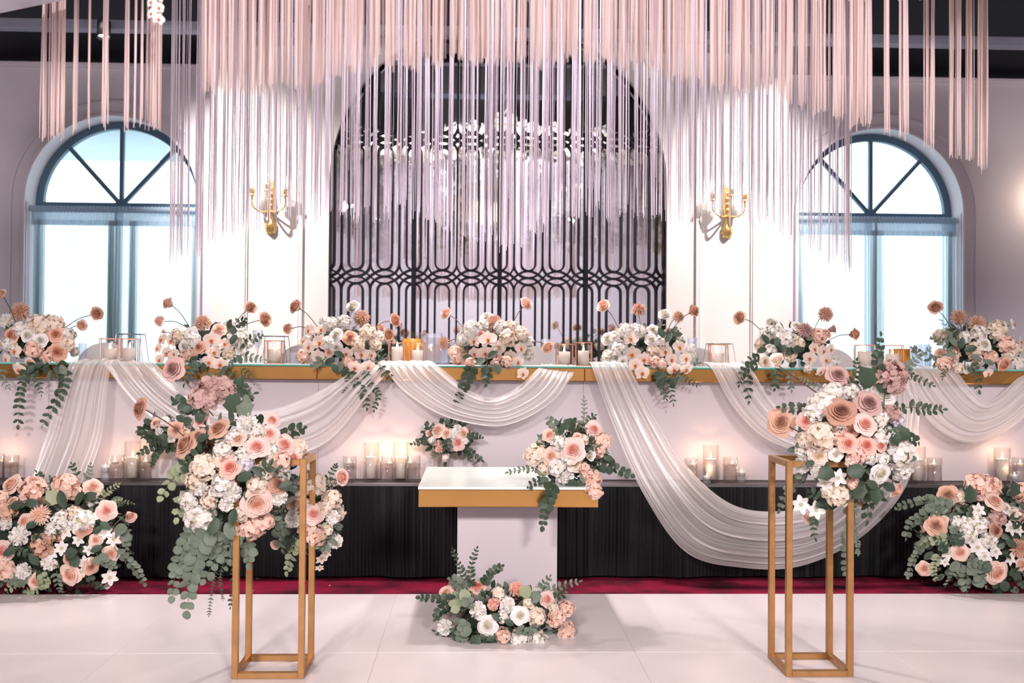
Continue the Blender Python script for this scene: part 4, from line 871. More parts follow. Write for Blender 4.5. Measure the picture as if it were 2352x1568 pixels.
for t in [([(2040, 940), (2090, 935, .03), (2130, 940, .03), (2166, 940, .03)], 24, 'o', 'd'), ([(2050, 990), (2080, 1000, .03), (2108, 1018, .03)], 26, 'r', 'd'), ([(2070, 850), (2100, 865, .02), (2142, 885, .02)], 17, 'o', 'd'), ([(1950, 895), (1965, 860, .02), (1968, 830, .02)], 18, 'o', 'd'), ([(1868, 940), (1830, 938, .02), (1792, 935, .02)], 26, 'i', 'd'),
          ([(2010, 1110, .02), (1998, 1150, .05), (1990, 1195, .05)], 30, 'i', 'd'), ([(1850, 1090), (1825, 1105, .02), (1808, 1135, .02), (1790, 1168, .02)], 22, 'r', 'e'), ([(1950, 1120, .03), (1955, 1190, .05), (1945, 1250, .05), (1940, 1312, .05)], 24, 'r', 'e'), ([(1872, 1185, .04), (1868, 1205, .05), (1872, 1235, .05)], 18, 'o', 'd'), ([(2030, 880), (2015, 840, .02), (2018, 810, .02), (2022, 772, .02)], 24, 'r', 'd'), ([(1890, 890), (1860, 880, .01), (1838, 868, .01)], 15, 'n', 'e'), ([(2075, 850), (2100, 830, .02), (2135, 800, .02)], 17, 'o', 'e'),
          ([(1958, 1150, .03), (1968, 1230, .05), (1970, 1270, .05)], 13, 'o', 'e'), ([(2000, 870), (1975, 890, .03), (1960, 880, .03)], 15, 'o', 'd'), ([(1900, 1160, .03), (1880, 1140, .05), (1862, 1130, .05)], 26, 'o', 'd'), ([(1995, 1100, .02), (1975, 1130, .05), (1965, 1165, .05)], 24, 'o', 'd')]: A.sprig(*t)
for t in [(2000, 890, 60, 120, 'i', 'd', .03), (2020, 900, 50, 60, 'i', 'd', .02), (1915, 1080, 44, 200, 'i', 'd', .04), (1945, 1085, 44, 10, 'i', 'd', .04), (1905, 1160, 40, 160, 'i', 'd', .05), (1890, 1150, 40, 340, 'i', 'd', .04), (2040, 985, 46, 300, 'i', 'd', .03), (2055, 985, 44, 330, 'i', 'd', .03), (1830, 1030, 24, 190, 'o', 'd', .02), (1870, 1060, 26, 200, 'o', 'd', .03), (1900, 1060, 26, 260, 'o', 'd', .03), (1985, 1115, 40, 230, 'i', 'd', .04), (2005, 1120, 40, 280, 'i', 'd', .05), (1990, 1105, 34, 330, 'o', 'd', .04), (1845, 1015, 22, 210, 'o', 'd', .02)]: A.leaf(*t)
A.back(9, [('H', 'wh'), ('R', 'co'), ('H', 'cr'), ('R', 'ta')], 28)

# ---------------------------------------------------------------- cake table top and foot
A = Arrangement('flower_arrangement', 'rose and eucalyptus arrangement on the right of the cake table top', 'flowers', 'flowers of the cake table', (P(1310, 1100, 5.66).x, 5.66, 0.76), (1312, 1040), 5.67, 96, 82, 0.17, 24, True); A.edge = (1122, 5.43)
A.core(190, 20, 0.80, 'dde', 0.62)
A.run("""R pk 1315 1033 32 .03;R pe 1262 998 19;R pk 1365 985 22;H cr 1231 1046 29;R pe 1265 1048 22;H wh 1287 1018 21;H wh 1280 1072 25;C wh 1297 1092 22;R cr 1322 1066 20;B wh 1352 1046 18;R pe 1327 1003 13;H pe 1383 1012 22;H pe 1375 1035 18;H pe 1358 1100 26 .03;H pe 1366 1128 20 .04;H cr 1252 1075 18;H pe 1340 1075 16;H wh 1305 1055 18;H cr 1340 1010 14""")
for t in [([(1338, 990), (1342, 950, .02), (1342, 916, .02)], 15, 'n', 'e'), ([(1295, 1000), (1275, 975, .02), (1258, 962, .02)], 22, 'r', 'e'), ([(1300, 995), (1308, 975, .02), (1314, 968, .02)], 22, 'r', 'd'), ([(1378, 1060), (1412, 1075, .02), (1447, 1090, .02)], 22, 'r', 'd'), ([(1240, 1075), (1205, 1077, .02), (1168, 1084, .02)], 15, 'o', 'e'), ([(1255, 1098, .02), (1230, 1108, .04), (1214, 1118, .04)], 20, 'o', 'd'), ([(1272, 1105, .04), (1262, 1140, .08), (1252, 1175, .08), (1246, 1208, .08)], 23, 'r', 'd'), ([(1345, 990), (1352, 965, .02), (1365, 955, .02)], 17, 'o', 'd'), ([(1350, 1020), (1372, 1030, .03), (1380, 1055, .03)], 18, 'n', 'd')]: A.sprig(*t)
for t in [(1320, 1100, 34, 250, 'i', 'd', .03), (1335, 1095, 34, 290, 'i', 'd', .03), (1260, 1100, 28, 190, 'o', 'd', .03), (1275, 1110, 28, 240, 'o', 'd', .04), (1255, 1090, 26, 160, 'o', 'e', .03), (1285, 1000, 26, 80, 'o', 'd', .03), (1332, 1090, 30, 330, 'r', 'e', .03), (1385, 1050, 26, 350, 'o', 'd', .02)]: A.leaf(*t)
A.back(6, [('H', 'wh'), ('R', 'pe'), ('H', 'cr')], 23)

A = Arrangement('flower_arrangement', 'low white and peach flower mound at the foot of the cake table', 'flowers', 'flowers of the cake table', (P(1160, 1440, 5.38).x, 5.38, 0.0), (1160, 1420), 5.36, 150, 78, 0.16, 25, True)
A.core(300, 19, 0.84, 'dee', 0.62)
A.run("""R pe 1024 1362 22;R co 1097 1346 20;C co 1186 1353 19;H cr 1145 1364 17;C wh 1098 1401 22;C co 1133 1388 15;C wh 1165 1389 20;R wh 1119 1437 25 .02;R wh 1195 1413 22 .02;C wh 1022 1440 19;H pe 1155 1458 21;H wh 1192 1468 25;H wh 1232 1470 26;H cr 1232 1416 23;R pk 1258 1376 20;
H pe 1276 1420 23;H pe 1300 1398 21;H pe 1300 1452 25;C wh 1240 1352 13;H cr 1215 1385 16;H wh 1155 1415 16;H cr 1270 1395 14""")
for t in [([(1060, 1380), (1010, 1375, .02), (965, 1372, .02)], 20, 'r', 'd'), ([(1080, 1350), (1060, 1310, .02), (1040, 1262, .02)], 15, 'o', 'd'), ([(1085, 1350), (1082, 1305, .02), (1095, 1260, .02)], 15, 'o', 'd'), ([(1110, 1345), (1125, 1318, .02), (1152, 1300, .02)], 17, 'r', 'd'), ([(1250, 1365), (1290, 1345, .02), (1330, 1335, .02)], 20, 'o', 'e'), ([(1245, 1360), (1252, 1340, .02), (1262, 1325, .02)], 18, 'o', 'e'), ([(1075, 1420, .03), (1060, 1455, .05), (1062, 1502, .04)], 22, 'r', 'e'), ([(1070, 1360), (1055, 1340, .02), (1035, 1330, .02)], 22, 'r', 'e'), ([(1060, 1400), (1050, 1385, .03), (1055, 1350, .03)], 24, 'r', 'l'), ([(1070, 1400, .02), (1075, 1380, .04), (1060, 1345, .04)], 24, 'r', 'e'),
          ([(1095, 1450, .02), (1110, 1470, .03), (1130, 1474, .03)], 20, 'r', 'd'), ([(1050, 1440, .02), (1030, 1460, .03), (1000, 1450, .03)], 17, 'o', 'd'), ([(1180, 1440, .02), (1210, 1450, .03), (1230, 1440, .03)], 18, 'r', 'e'), ([(1270, 1370), (1290, 1365, .02), (1300, 1352, .02)], 16, 'o', 'd'), ([(1040, 1390, .02), (1015, 1400, .03), (1000, 1420, .03)], 20, 'r', 'd')]: A.sprig(*t)
for t in [(1200, 1370, 32, 60, 'r', 'l', .03), (1215, 1375, 30, 20, 'r', 'e', .03), (1080, 1440, 28, 220, 'r', 'e', .03), (1075, 1380, 30, 120, 'r', 'l', .03), (1050, 1380, 30, 40, 'r', 'e', .03), (1180, 1435, 26, 150, 'o', 'd', .03), (1140, 1460, 26, 200, 'o', 'd', .03), (1100, 1460, 28, 230, 'r', 'd', .03), (1040, 1450, 28, 300, 'o', 'd', .02), (1230, 1390, 26, 100, 'o', 'd', .02), (1130, 1410, 28, 330, 'o', 'd', .03)]: A.leaf(*t)
A.back(6, [('H', 'wh'), ('R', 'pe'), ('H', 'cr')], 22)

# ---------------------------------------------------------------- mounds on the floor at both ends of the stage
A = Arrangement('flower_arrangement', 'large peach and white floor mound at the left end of the stage', 'flowers', G_F, (P(110, 1350, 6.45).x, 6.45, -0.016), (110, 1235), 6.42, 205, 140, 0.22, 26, True)
A.core(420, 20, 0.86, 'ddde', 0.66)
A.run("""R pe 25 1112 27;H pe 75 1125 33;H pe 152 1118 32;R pe 214 1118 23;R pk 245 1172 24;D pe 92 1182 27;R pe 55 1196 19;C wh 12 1200 18;H ta 14 1176 23;C wh 45 1230 25;H wh 140 1196 24;H wh 188 1198 28;H cr 170 1180 20;R du 190 1212 22 .02;R pe 220 1240 16;S wh 150 1220 20;S wh 210 1188 16;S wh 242 1222 17;S wh 261 1238 18;S wh 142 1258 18;S wh 205 1262 14;
S wh 195 1290 16;S wh 190 1312 14;S wh 252 1325 20;S wh 118 1270 18;H ta 97 1252 27;C wh 113 1292 20;R pe 255 1272 21;R ta 157 1284 15;R ta 210 1300 20;R pe 160 1320 27 .02;R pk 6 1266 26;H pe 14 1306 25;C wh 53 1311 19;R pe 82 1336 20;H pe 2 1145 18;R co 277 1236 12;H wh 120 1215 18;S wh 180 1240 15;H ta 130 1230 14;R pe 28 1150 14""")
A.stemmed('B', 'pe', 297, 1182, 20, (262, 1205), (.5, -.6, -.3), 0, 's'); A.flower('B', 'wh', 245, 1344, 10)
for t in [([(230, 1140), (252, 1125, .02), (272, 1112, .02)], 13, 'o', 'l'), ([(250, 1160), (275, 1150, .02), (305, 1156, .02)], 11, 'n', 'l'), ([(262, 1260), (292, 1285, .02), (315, 1310, .02), (330, 1338, .02)], 19, 'r', 'e'), ([(60, 1330, .02), (30, 1345, .03), (4, 1368, .02)], 18, 'o', 'l'), ([(110, 1320, .02), (90, 1350, .03), (62, 1358, .02)], 16, 'r', 'l'), ([(180, 1100), (172, 1080, .02), (165, 1066, .02)], 15, 'o', 'd'), ([(195, 1105), (205, 1085, .02), (208, 1068, .02)], 14, 'o', 'e'), ([(130, 1310, .02), (134, 1340, .03), (142, 1362, .02)], 15, 'o', 'e'), ([(260, 1220), (285, 1230, .02), (292, 1255, .02)], 20, 'r', 'e'), ([(200, 1320, .01), (225, 1345, .02), (235, 1352, .02)], 15, 'r', 'd'), ([(95, 1110), (92, 1095, .02), (85, 1085, .02)], 17, 'o', 'd'), ([(60, 1320, .02), (40, 1330, .04), (20, 1330, .04)], 22, 'r', 'e'), ([(220, 1270, .02), (240, 1290, .03), (262, 1300, .03)], 19, 'r', 'e'), ([(20, 1240, .02), (40, 1262, .04), (60, 1270, .04)], 20, 'o', 'd'), ([(90, 1310, .02), (100, 1330, .04), (104, 1350, .03)], 18, 'r', 'l')]: A.sprig(*t)
for t in [(150, 1165, 42, 110, 'o', 'd', .04), (135, 1155, 40, 130, 'i', 'l', .03), (25, 1165, 34, 20, 'o', 'd', .03), (175, 1160, 38, 60, 'o', 'd', .03), (60, 1150, 36, 340, 'o', 'd', .03), (190, 1145, 34, 20, 'o', 'd', .03), (150, 1275, 30, 20, 'r', 'd', .03), (165, 1300, 26, 60, 'r', 'd', .03), (40, 1260, 34, 200, 'o', 'd', .04), (70, 1270, 34, 300, 'o', 'd', .04), (75, 1230, 32, 330, 'o', 'd', .04), (60, 1210, 30, 20, 'o', 'd', .03), (125, 1240, 28, 80, 'o', 'd', .03), (215, 1225, 26, 40, 'o', 'd', .02), (230, 1200, 28, 330, 'o', 'd', .02), (235, 1255, 28, 200, 'o', 'd', .03), (265, 1220, 30, 20, 'r', 'e', .02), (280, 1225, 26, 330, 'r', 'e', .02)]: A.leaf(*t)
A.back(8, [('H', 'pe'), ('R', 'pe'), ('H', 'wh')], 24)

A = Arrangement('flower_arrangement', 'large tan and white floor mound with trailing eucalyptus at the right end of the stage', 'flowers', G_F, (P(2270, 1350, 6.45).x, 6.45, -0.016), (2265, 1235), 6.42, 178, 138, 0.22, 27, True)
A.core(420, 19, 0.86, 'deee', 0.66)
A.run("""H pe 2248 1115 34;H pe 2275 1118 26;R ta 2178 1136 26;R pe 2286 1150 26 .02;R wh 2311 1166 14;H cr 2208 1142 15;H pe 2342 1130 25;S wh 2247 1172 18;H ma 2290 1190 21;R ta 2150 1206 27 .02;R du 2288 1218 20 .02;H wh 2246 1204 24;H wh 2224 1225 24;H wh 2199 1200 16;H wh 2270 1240 21;S wh 2320 1212 20;S wh 2338 1216 16;S wh 2245 1256 22;S wh 2262 1276 19;
S wh 2286 1266 18;S wh 2178 1270 17;S wh 2320 1282 17;R pe 2206 1268 22 .02;D ta 2340 1258 25;R pe 2122 1306 19;R pe 2290 1316 29 .02;R pe 2346 1296 18;H wh 2215 1205 18;H cr 2330 1180 18;R pe 2168 1195 12;S wh 2170 1290 12;H ma 2345 1185 16""")
for t in [([(2190, 1165), (2150, 1150, .02), (2110, 1150, .02), (2060, 1166, .02)], 18, 'r', 'e'), ([(2170, 1165), (2125, 1180, .02), (2095, 1200, .02), (2080, 1232, .02)], 22, 'r', 'e'), ([(2170, 1230), (2125, 1245, .02), (2100, 1280, .02), (2085, 1322, .02)], 18, 'r', 'e'), ([(2160, 1270), (2145, 1300, .02), (2148, 1332, .02)], 15, 'o', 'l'), ([(2210, 1290, .02), (2190, 1315, .03), (2172, 1345, .02)], 15, 'o', 'e'), ([(2225, 1290, .02), (2215, 1325, .03), (2220, 1356, .02)], 22, 'r', 'e'), ([(2290, 1330, .01), (2296, 1345, .02), (2300, 1360, .02)], 19, 'r', 'd'), ([(2180, 1235, .02), (2150, 1240, .04), (2120, 1245, .03)], 20, 'r', 'l'), ([(2230, 1290, .02), (2245, 1315, .04), (2262, 1345, .03)], 22, 'r', 'e'), ([(2180, 1260, .02), (2165, 1255, .04), (2150, 1240, .04)], 18, 'r', 'd'), ([(2195, 1240, .02), (2200, 1225, .04), (2190, 1215, .04)], 22, 'r', 'e'), ([(2320, 1300, .02), (2335, 1320, .03), (2345, 1345, .03)], 18, 'r', 'd'), ([(2215, 1290, .02), (2235, 1290, .04), (2260, 1300, .04)], 22, 'r', 'e'), ([(2185, 1170, .02), (2155, 1160, .03), (2120, 1175, .03)], 20, 'r', 'e')]: A.sprig(*t)
for t in [(2225, 1155, 44, 80, 'i', 'd', .03), (2330, 1140, 40, 100, 'i', 'd', .02), (2320, 1190, 34, 20, 'o', 'd', .03), (2215, 1245, 30, 160, 'r', 'd', .03), (2195, 1250, 28, 120, 'r', 'd', .03), (2270, 1290, 30, 240, 'r', 'd', .03), (2310, 1240, 30, 330, 'o', 'd', .03), (2260, 1330, 30, 200, 'r', 'e', .03), (2240, 1300, 28, 220, 'r', 'e', .03), (2300, 1335, 26, 300, 'r', 'd', .03), (2200, 1290, 28, 230, 'r', 'e', .03)]: A.leaf(*t)
A.back(8, [('H', 'pe'), ('R', 'pe'), ('H', 'wh')], 24)

# ---------------------------------------------------------------- hand bouquets standing in glass vases on the stage edge
def vase(mb_root, x, y, z, h, r):
    MB().lathe([(r * .96, 0), (r, .004), (r, h), (r - .003, h), (r - .003, .012), (.002, .012)], 20, cap=False).build('vase', MT['glass'], mb_root, True, recalc=False).location = (x, y, z)
def bouquet(label, c, Y, rx, ry, seed, data, sprigs, sx, ytop, ybot, ribbon):
    b = P(sx, ybot, Y); A = Arrangement('bouquet', label, 'bouquet', 'bridal bouquets on the stage edge', (b.x, Y, STAGE_Z), c, Y, rx, ry, 0.10, seed, True)
    A.core(120, 15, 0.85, 'dd', 0.55); A.run(data)
    for t in sprigs: A.sprig(*t)
    top = P(c[0] + 5, c[1] + ry * .6, Y) - A.b; neck = P(sx, ytop, Y) - A.b; r3 = random.Random(seed)
    for i in range(9):
        e = Vector((r3.uniform(-.02, .02), r3.uniform(-.02, .02), 0)); MB().tube([top + e * 2, neck + e * .55, Vector((e.x, e.y, 0.01))], .0035, 5).build('stem', GREEN['s'], A.root, recalc=False)
    if ribbon: MB().lathe([(.026, -.03), (.024, 0), (.026, .032)], 14).build('ribbon', MT['tape'], A.root, True).location = neck
    v = thing('glass_vase', (A.b.x - .03 * (1 if ribbon else 0), A.b.y, STAGE_Z), ('small clear glass vase holding the bouquet behind the cake table' if ribbon else 'clear glass vase of stems left of the tall gold stand'), 'vase', 'bouquet vases')
    vase(v, 0, 0, 0, .155, .055)
    A.back(4, [('R', 'pe'), ('R', 'pk')], 16)
BY = 6.86
bouquet('small pink rose bouquet with ribbon handle behind the cake table', (1026, 1003), BY, 62, 38, 31, """R pe 1004 988 20;R pk 1052 1016 20;R pe 1065 995 16;C pk 1010 1024 16;C wh 1040 998 11;H wh 1050 985 12;R pe 1026 994 15;R pk 1040 1022 16;H wh 992 1010 10;R pk 985 995 10;H wh 1068 1012 10""",
        [([(1000, 1010), (975, 1012, .02), (948, 1018, .02)], 14, 'r', 'd'), ([(1065, 1005), (1085, 1000, .02), (1106, 1004, .02)], 13, 'r', 'd'), ([(1055, 1025), (1080, 1038, .02), (1105, 1056, .02)], 14, 'r', 'd'), ([(1025, 1000, .02), (1028, 1020, .04), (1024, 1035, .04)], 18, 'o', 'd'), ([(1000, 995), (985, 980, .02), (978, 970, .01)], 11, 'r', 'd'), ([(1030, 985), (1030, 972, .02), (1014, 962, .02)], 10, 'o', 'd'), ([(1010, 1035), (1000, 1042, .02), (995, 1048, .02)], 12, 'o', 'e'), ([(1060, 1035), (1075, 1045, .02), (1080, 1055, .02)], 12, 'o', 'd')],
        1024, 1050, 1100, True)
bouquet('small peach bouquet in a glass vase, half hidden by the left stand flowers', (385, 990), BY - .05, 62, 36, 32, """R pe 358 971 15;H wh 378 968 14;R ta 405 985 20;C wh 366 992 10;R pe 425 1000 16;R wh 392 1006 12;R pe 415 965 12""",
        [([(375, 1000), (345, 996, .02), (314, 992, .02)], 14, 'r', 'd'), ([(385, 1015), (355, 1025, .02), (322, 1040, .02)], 17, 'r', 'd'), ([(370, 1025), (358, 1045, .02), (350, 1066, .02)], 12, 'r', 'd'), ([(390, 1010), (365, 1010, .02), (340, 1015, .02)], 17, 'r', 'd'), ([(400, 1020), (385, 1030, .02), (365, 1025, .02)], 16, 'r', 'd')],
        414, 1045, 1097, False)
# ================================================================ candles, glass and lanterns
def flame(parent, loc, s=1.0, power=0.9):
    f = MB().lathe([(.001, 0), (.0052, .006), (.0060, .012), (.0035, .024), (.0006, .036)], 8); o = f.build('flame', MT['flame'], parent, True); o.location = loc; o.scale = (s, s, s)
    MB().tube([(0, 0, -.008), (0, 0, .004)], .0012, 5).build('wick', MT['wick'], parent).location = loc
    l = bpy.data.lights.new('candle_light', 'POINT'); l.energy = power * .75; l.color = (1, 0.62, 0.36); l.shadow_soft_size = 0.012
    lo = bpy.data.objects.new('candle_light', l); COL.objects.link(lo); lo.parent = parent; lo.location = Vector(loc) + Vector((0, 0, .045))
def glass_cyl(t, r, h, base=.014):
    MB().lathe([(r * .97, 0), (r, .004), (r, h), (r - .0035, h), (r - .0035, base), (.003, base)], 28, cap=False).build('glass', MT['glass'], t, True, recalc=False)
def pillar_vase(px, yb, yt, wp, Y, hc, label, power):
    p = P(px, yb, Y); t = thing('candle_vase', (p.x, Y, STAGE_Z), label, 'candle', 'tall glass cylinders with pillar candles on the stage edge'); r, h = M(wp / 2, Y), M(yb - yt, Y)
    glass_cyl(t, r, h, .02); rc = r * .74; hcz = h * hc
    MB().lathe([(rc, .021), (rc, hcz), (rc * .9, hcz + .003), (rc * .5, hcz - .006), (.002, hcz - .008)], 24).build('pillar_candle', MT['wax'], t, True)
    flame(t, (0, 0, hcz + .002), 1.25, power)
def float_vase(px, yb, yt, wp, Y, label, dx=0.2, power=.25):
    p = P(px, yb, Y); t = thing('floating_candle_vase', (p.x, Y, STAGE_Z), label, 'candle', 'glass cylinders with floating candles on the stage edge'); r, h = M(wp / 2, Y), M(yb - yt, Y)
    glass_cyl(t, r, h); wz = h * .70
    MB().lathe([(r - .005, .015), (r - .005, wz)], 24).build('water', MT['water'], t, True)
    c = MB().lathe([(.012, -.010), (.021, -.006), (.022, .008), (.018, .010), (.003, .008)], 18).build('floating_candle', MT['wax'], t, True); c.location = (dx * r, -.1 * r, wz + .001)
    flame(t, (dx * r, -.1 * r, wz + .010), .8, power)
def tealight(px, yb, wp, hp_, Y, z, label, power=.3, group='small glass tealight holders'):
    p = P(px, yb, Y); t = thing('tealight_holder', (p.x, Y, z), label, 'candle', group); r, h = M(wp / 2, Y), M(hp_, Y)
    MB().lathe([(r * .8, 0), (r * .85, h * .25), (r * .55, h * .42), (r, h * .7), (r, h), (r - .003, h), (r * .7, h * .5), (.002, h * .46)], 16, cap=False).build('glass', MT['crystal'], t, True, recalc=False)
    MB().lathe([(r * .72, h * .55), (r * .78, h * .86), (.002, h * .84)], 16).build('tealight', MT['wax'], t, True)
    flame(t, (0, 0, h * .86), .7, power)
CY = 6.87
pillar_vase(304, 1101, 1012, 36, CY, .58, 'tall glass cylinder candle in the left group, right of the trailing swag', .7)
pillar_vase(852, 1105, 1017, 35, CY, .62, 'left of the two tall glass pillar candles left of the cake table', 1.2)
pillar_vase(920, 1106, 1017, 35, CY + .02, .60, 'right of the two tall glass pillar candles left of the cake table', 1.4)
pillar_vase(1632, 1106, 1020, 36, CY, .62, 'tall glass pillar candle beside the long swag, right of the cake table', 1.2)
pillar_vase(2107, 1109, 1025, 37, CY, .64, 'tall glass pillar candle right of the right gold stand', 1.0)
pillar_vase(2302, 1112, 1030, 37, CY, .68, 'tall glass pillar candle nearest the right edge of the photo', 1.0)
float_vase(24, 1098, 1043, 36, CY, 'floating candle glass at the far left, behind the floor flowers')
float_vase(-8, 1098, 1040, 34, CY, 'floating candle glass cut by the left edge of the photo', .3, .6)
float_vase(268, 1100, 1042, 34, CY - .02, 'floating candle glass just left of the tall candle in the left group', -.2)
float_vase(331, 1101, 1042, 34, CY - .02, 'floating candle glass just right of the tall candle in the left group')
float_vase(803, 1103, 1046, 32, CY, 'floating candle glass furthest left in the group left of the cake table', -.1)
float_vase(888, 1105, 1047, 32, CY - .04, 'floating candle glass between the two tall pillar candles', .4)
float_vase(949, 1106, 1046, 33, CY - .04, 'floating candle glass nearest the cake table, right of both pillar candles', -.4)
float_vase(1587, 1106, 1051, 30, CY, 'floating candle glass veiled by the long swag', .3)
float_vase(1677, 1108, 1050, 34, CY, 'floating candle glass left of the right gold stand', .3)
float_vase(2083, 1109, 1052, 30, CY + .03, 'floating candle glass tucked behind the right stand flowers', .1)
float_vase(2146, 1111, 1053, 34, CY, 'floating candle glass between the right stand and the right floor flowers', -.1)
float_vase(2340, 1112, 1052, 30, CY, 'floating candle glass at the right edge of the photo', .2)
tealight(242, 1100, 22, 34, CY, STAGE_Z, 'tealight in a small glass cup, leftmost of the left candle group')
tealight(1624, 1105, 22, 18, CY - .07, STAGE_Z, 'tealight in a low crystal holder in front of the tall candle by the long swag')
tealight(1703, 1108, 20, 26, CY, STAGE_Z, 'tealight in a crystal holder nearest the right gold stand')
tealight(2330, 1112, 22, 24, CY - .08, STAGE_Z, 'tealight in a low glass holder at the far right of the stage edge')

TYC = 7.06
def lantern(px, wp, yt, yb, Y, label, hc=.6, rz=0.0, power=.35, two=False):
    p = P(px, yb, Y); t = thing('glass_lantern', (p.x, Y, TOPZ), label, 'lantern', 'square glass candle lanterns on the long table', None, rz)
    a, h = M(wp / 2, Y), M(yb - yt, Y); m = MB(); e = .0028
    for sx in (-1, 1):
        for sy in (-1, 1): m.box(sx * a - e, sx * a + e, sy * a - e, sy * a + e, 0, h)
    for z in (e, h - e):
        for s in (-1, 1): m.box(-a, a, s * a - e, s * a + e, z - e, z + e); m.box(s * a - e, s * a + e, -a, a, z - e, z + e)
    m.build('frame', MT['copper'], t, recalc=False)
    for k in range(4):
        g = MB().add([(-a + e, 0, e), (a - e, 0, e), (a - e, 0, h - e), (-a + e, 0, h - e)], [(0, 1, 2, 3)]).build('pane', MT['glass'], t, recalc=False)
        g.matrix_basis = Matrix.Rotation(k * PI / 2, 4, 'Z') @ Matrix.Translation((0, -a, 0))
    MB().box(-a + e, a - e, -a + e, a - e, 0, .003).build('base_plate', MT['copper'], t)
    rc = a * .72; hz = h * hc
    MB().lathe([(rc, .004), (rc, hz), (rc * .92, hz + .004), (rc * .4, hz - .004), (.002, hz - .005)], 22).build('pillar_candle', MT['wax'], t, True)
    flame(t, (0, 0, hz), 1.1, power)
lantern(252, 40, 777, 832, TYC, 'left of the two square lanterns beside the far left table flowers', .56, .25)
lantern(298, 38, 778, 833, TYC - .03, 'right of the two square lanterns beside the far left table flowers', .60, .2)
lantern(630, 38, 780, 833, TYC, 'single square lantern under the wire riser, left half of the table', .62, .0)
lantern(912, 36, 785, 836, TYC, 'left of the two square lanterns in front of the left juice jug', .78, .0)
lantern(959, 34, 785, 836, TYC + .03, 'right of the two square lanterns in front of the left juice jug', .62, .0)
lantern(1296, 38, 789, 840, TYC, 'left of the two square lanterns right of the middle table flowers', .62, -.05)
lantern(1340, 36, 787, 842, TYC - .03, 'right of the two square lanterns right of the middle table flowers', .62, -.05)
lantern(1649, 40, 790, 842, TYC, 'single square lantern under the wire riser, right half of the table', .62, -.1)
lantern(1986, 44, 792, 846, TYC, 'left of the two square lanterns above the right stand flowers', .70, -.3)
lantern(2050, 44, 792, 846, TYC, 'right of the two square lanterns, in front of the right juice jug', .60, -.3)

def riser(px, wp, yt, Y, label, rz=0.0):
    p = P(px, 832, Y); t = thing('wire_riser', (p.x, Y, TOPZ), label, 'riser', 'wire risers on the long table', None, rz); a, h = M(wp / 2, Y), M(832 - yt, Y)
    r = .0022; c = [(-a * .78, -a * .78), (a * .78, -a * .78), (a * .78, a * .78), (-a * .78, a * .78)]
    MB().tube([(-a * .98, 0, h), (a * .98, 0, h)], r, 6).build('top_bar', MT['steel'], t)
    MB().lathe([(a * .90, h - .003), (a * .92, h), (a * .90, h + .003), (a * .88, h), (a * .90, h - .003)], 28, cap=False).build('top_ring', MT['steel'], t, True, recalc=False)
    for x, y in c: MB().tube([(x, y, h), (x * 1.28, y * 1.28, .002)], r, 6).build('leg', MT['steel'], t)
riser(300, 66, 768, 7.32, 'chrome wire riser behind the far left lanterns', .1)
riser(630, 68, 770, 7.30, 'chrome wire riser round the left single lantern', .0)
riser(1652, 64, 779, 7.30, 'chrome wire riser round the right single lantern', .0)
def goblet(px, yt, wp, Y, label):
    p = P(px, 832, Y); h = M(840 - yt, Y); r = M(wp / 2, Y); t = thing('crystal_goblet', (p.x, Y, TOPZ), label, 'glass', 'crystal goblets on the long table')
    MB().lathe([(r * .85, 0), (r * .8, .003), (.005, .008), (.004, h * .38), (r * .35, h * .44), (r * .8, h * .62), (r, h), (r - .002, h), (r * .75, h * .63), (.002, h * .47)], 18, cap=False).build('bowl', MT['crystal'], t, True, recalc=False)
goblet(591, 764, 24, 7.25, 'cut crystal goblet beside the left single lantern')
goblet(1590, 774, 24, 7.25, 'cut crystal goblet beside the right single lantern')
goblet(545, 768, 22, 7.45, 'crystal goblet behind the leafy table flowers left of centre')
goblet(1253, 780, 22, 7.45, 'crystal goblet right of the middle table flowers')
def tumbler(px, yt, wp, Y, label):
    p = P(px, 832, Y); h = M(838 - yt, Y); r = M(wp / 2, Y); t = thing('crystal_tumbler', (p.x, Y, TOPZ), label, 'glass', 'crystal tumblers on the long table')
    MB().lathe([(r * .8, 0), (r * .85, .004), (r, h), (r - .003, h), (r * .78, .012), (.002, .012)], 9, cap=False).build('body', MT['crystal'], t, recalc=False)
tumbler(1022, 805, 26, 7.12, 'crystal tumbler beside the left crystal carafe'); tumbler(675, 812, 22, 7.12, 'low crystal tumbler right of the left wire riser'); tumbler(190, 795, 20, 7.2, 'crystal tumbler right of the far left flowers')
tealight(1712, 834, 18, 16, 7.1, TOPZ, 'tiny lit tealight holder on the table, right half', .15, 'tealights on the long table')
def jug(px, yt, wp, Y, label, juice):
    p = P(px, 835, Y); h = M(842 - yt, Y); r = M(wp / 2, Y); t = thing('juice_jug' if juice else 'crystal_carafe', (p.x, Y, TOPZ), label, 'jug', 'jugs and carafes on the long table')
    n = 24 if juice else 12
    MB().lathe([(r * .9, 0), (r * .95, .005), (r, h * .3), (r, h * .86), (r * .82, h * .96), (r * .86, h), (r * .83, h), (r * .79, h * .96), (r - .003, h * .85), (r - .003, .012), (.002, .012)], n, cap=False).build('body', MT['glass' if juice else 'crystal'], t, juice, recalc=False)
    if juice:
        MB().lathe([(r - .006, .014), (r - .006, h * .80)], 24).build('juice', MT['juice'], t, True)
        MB().tube(spline([(r * .95, 0, h * .85), (r * 1.45, 0, h * .8), (r * 1.5, 0, h * .45), (r * .98, 0, h * .3)], 12), .006, 8).build('handle', MT['glass'], t, True)
    else:
        for k in range(12):
            a = 2 * PI * k / 12; MB().box(-.004, .004, -.003, .003, .02, h * .84).build('facet', MT['crystal'], t).matrix_basis = Matrix.Translation((r * math.cos(a), r * math.sin(a), 0)) @ Matrix.Rotation(a, 4, 'Z')
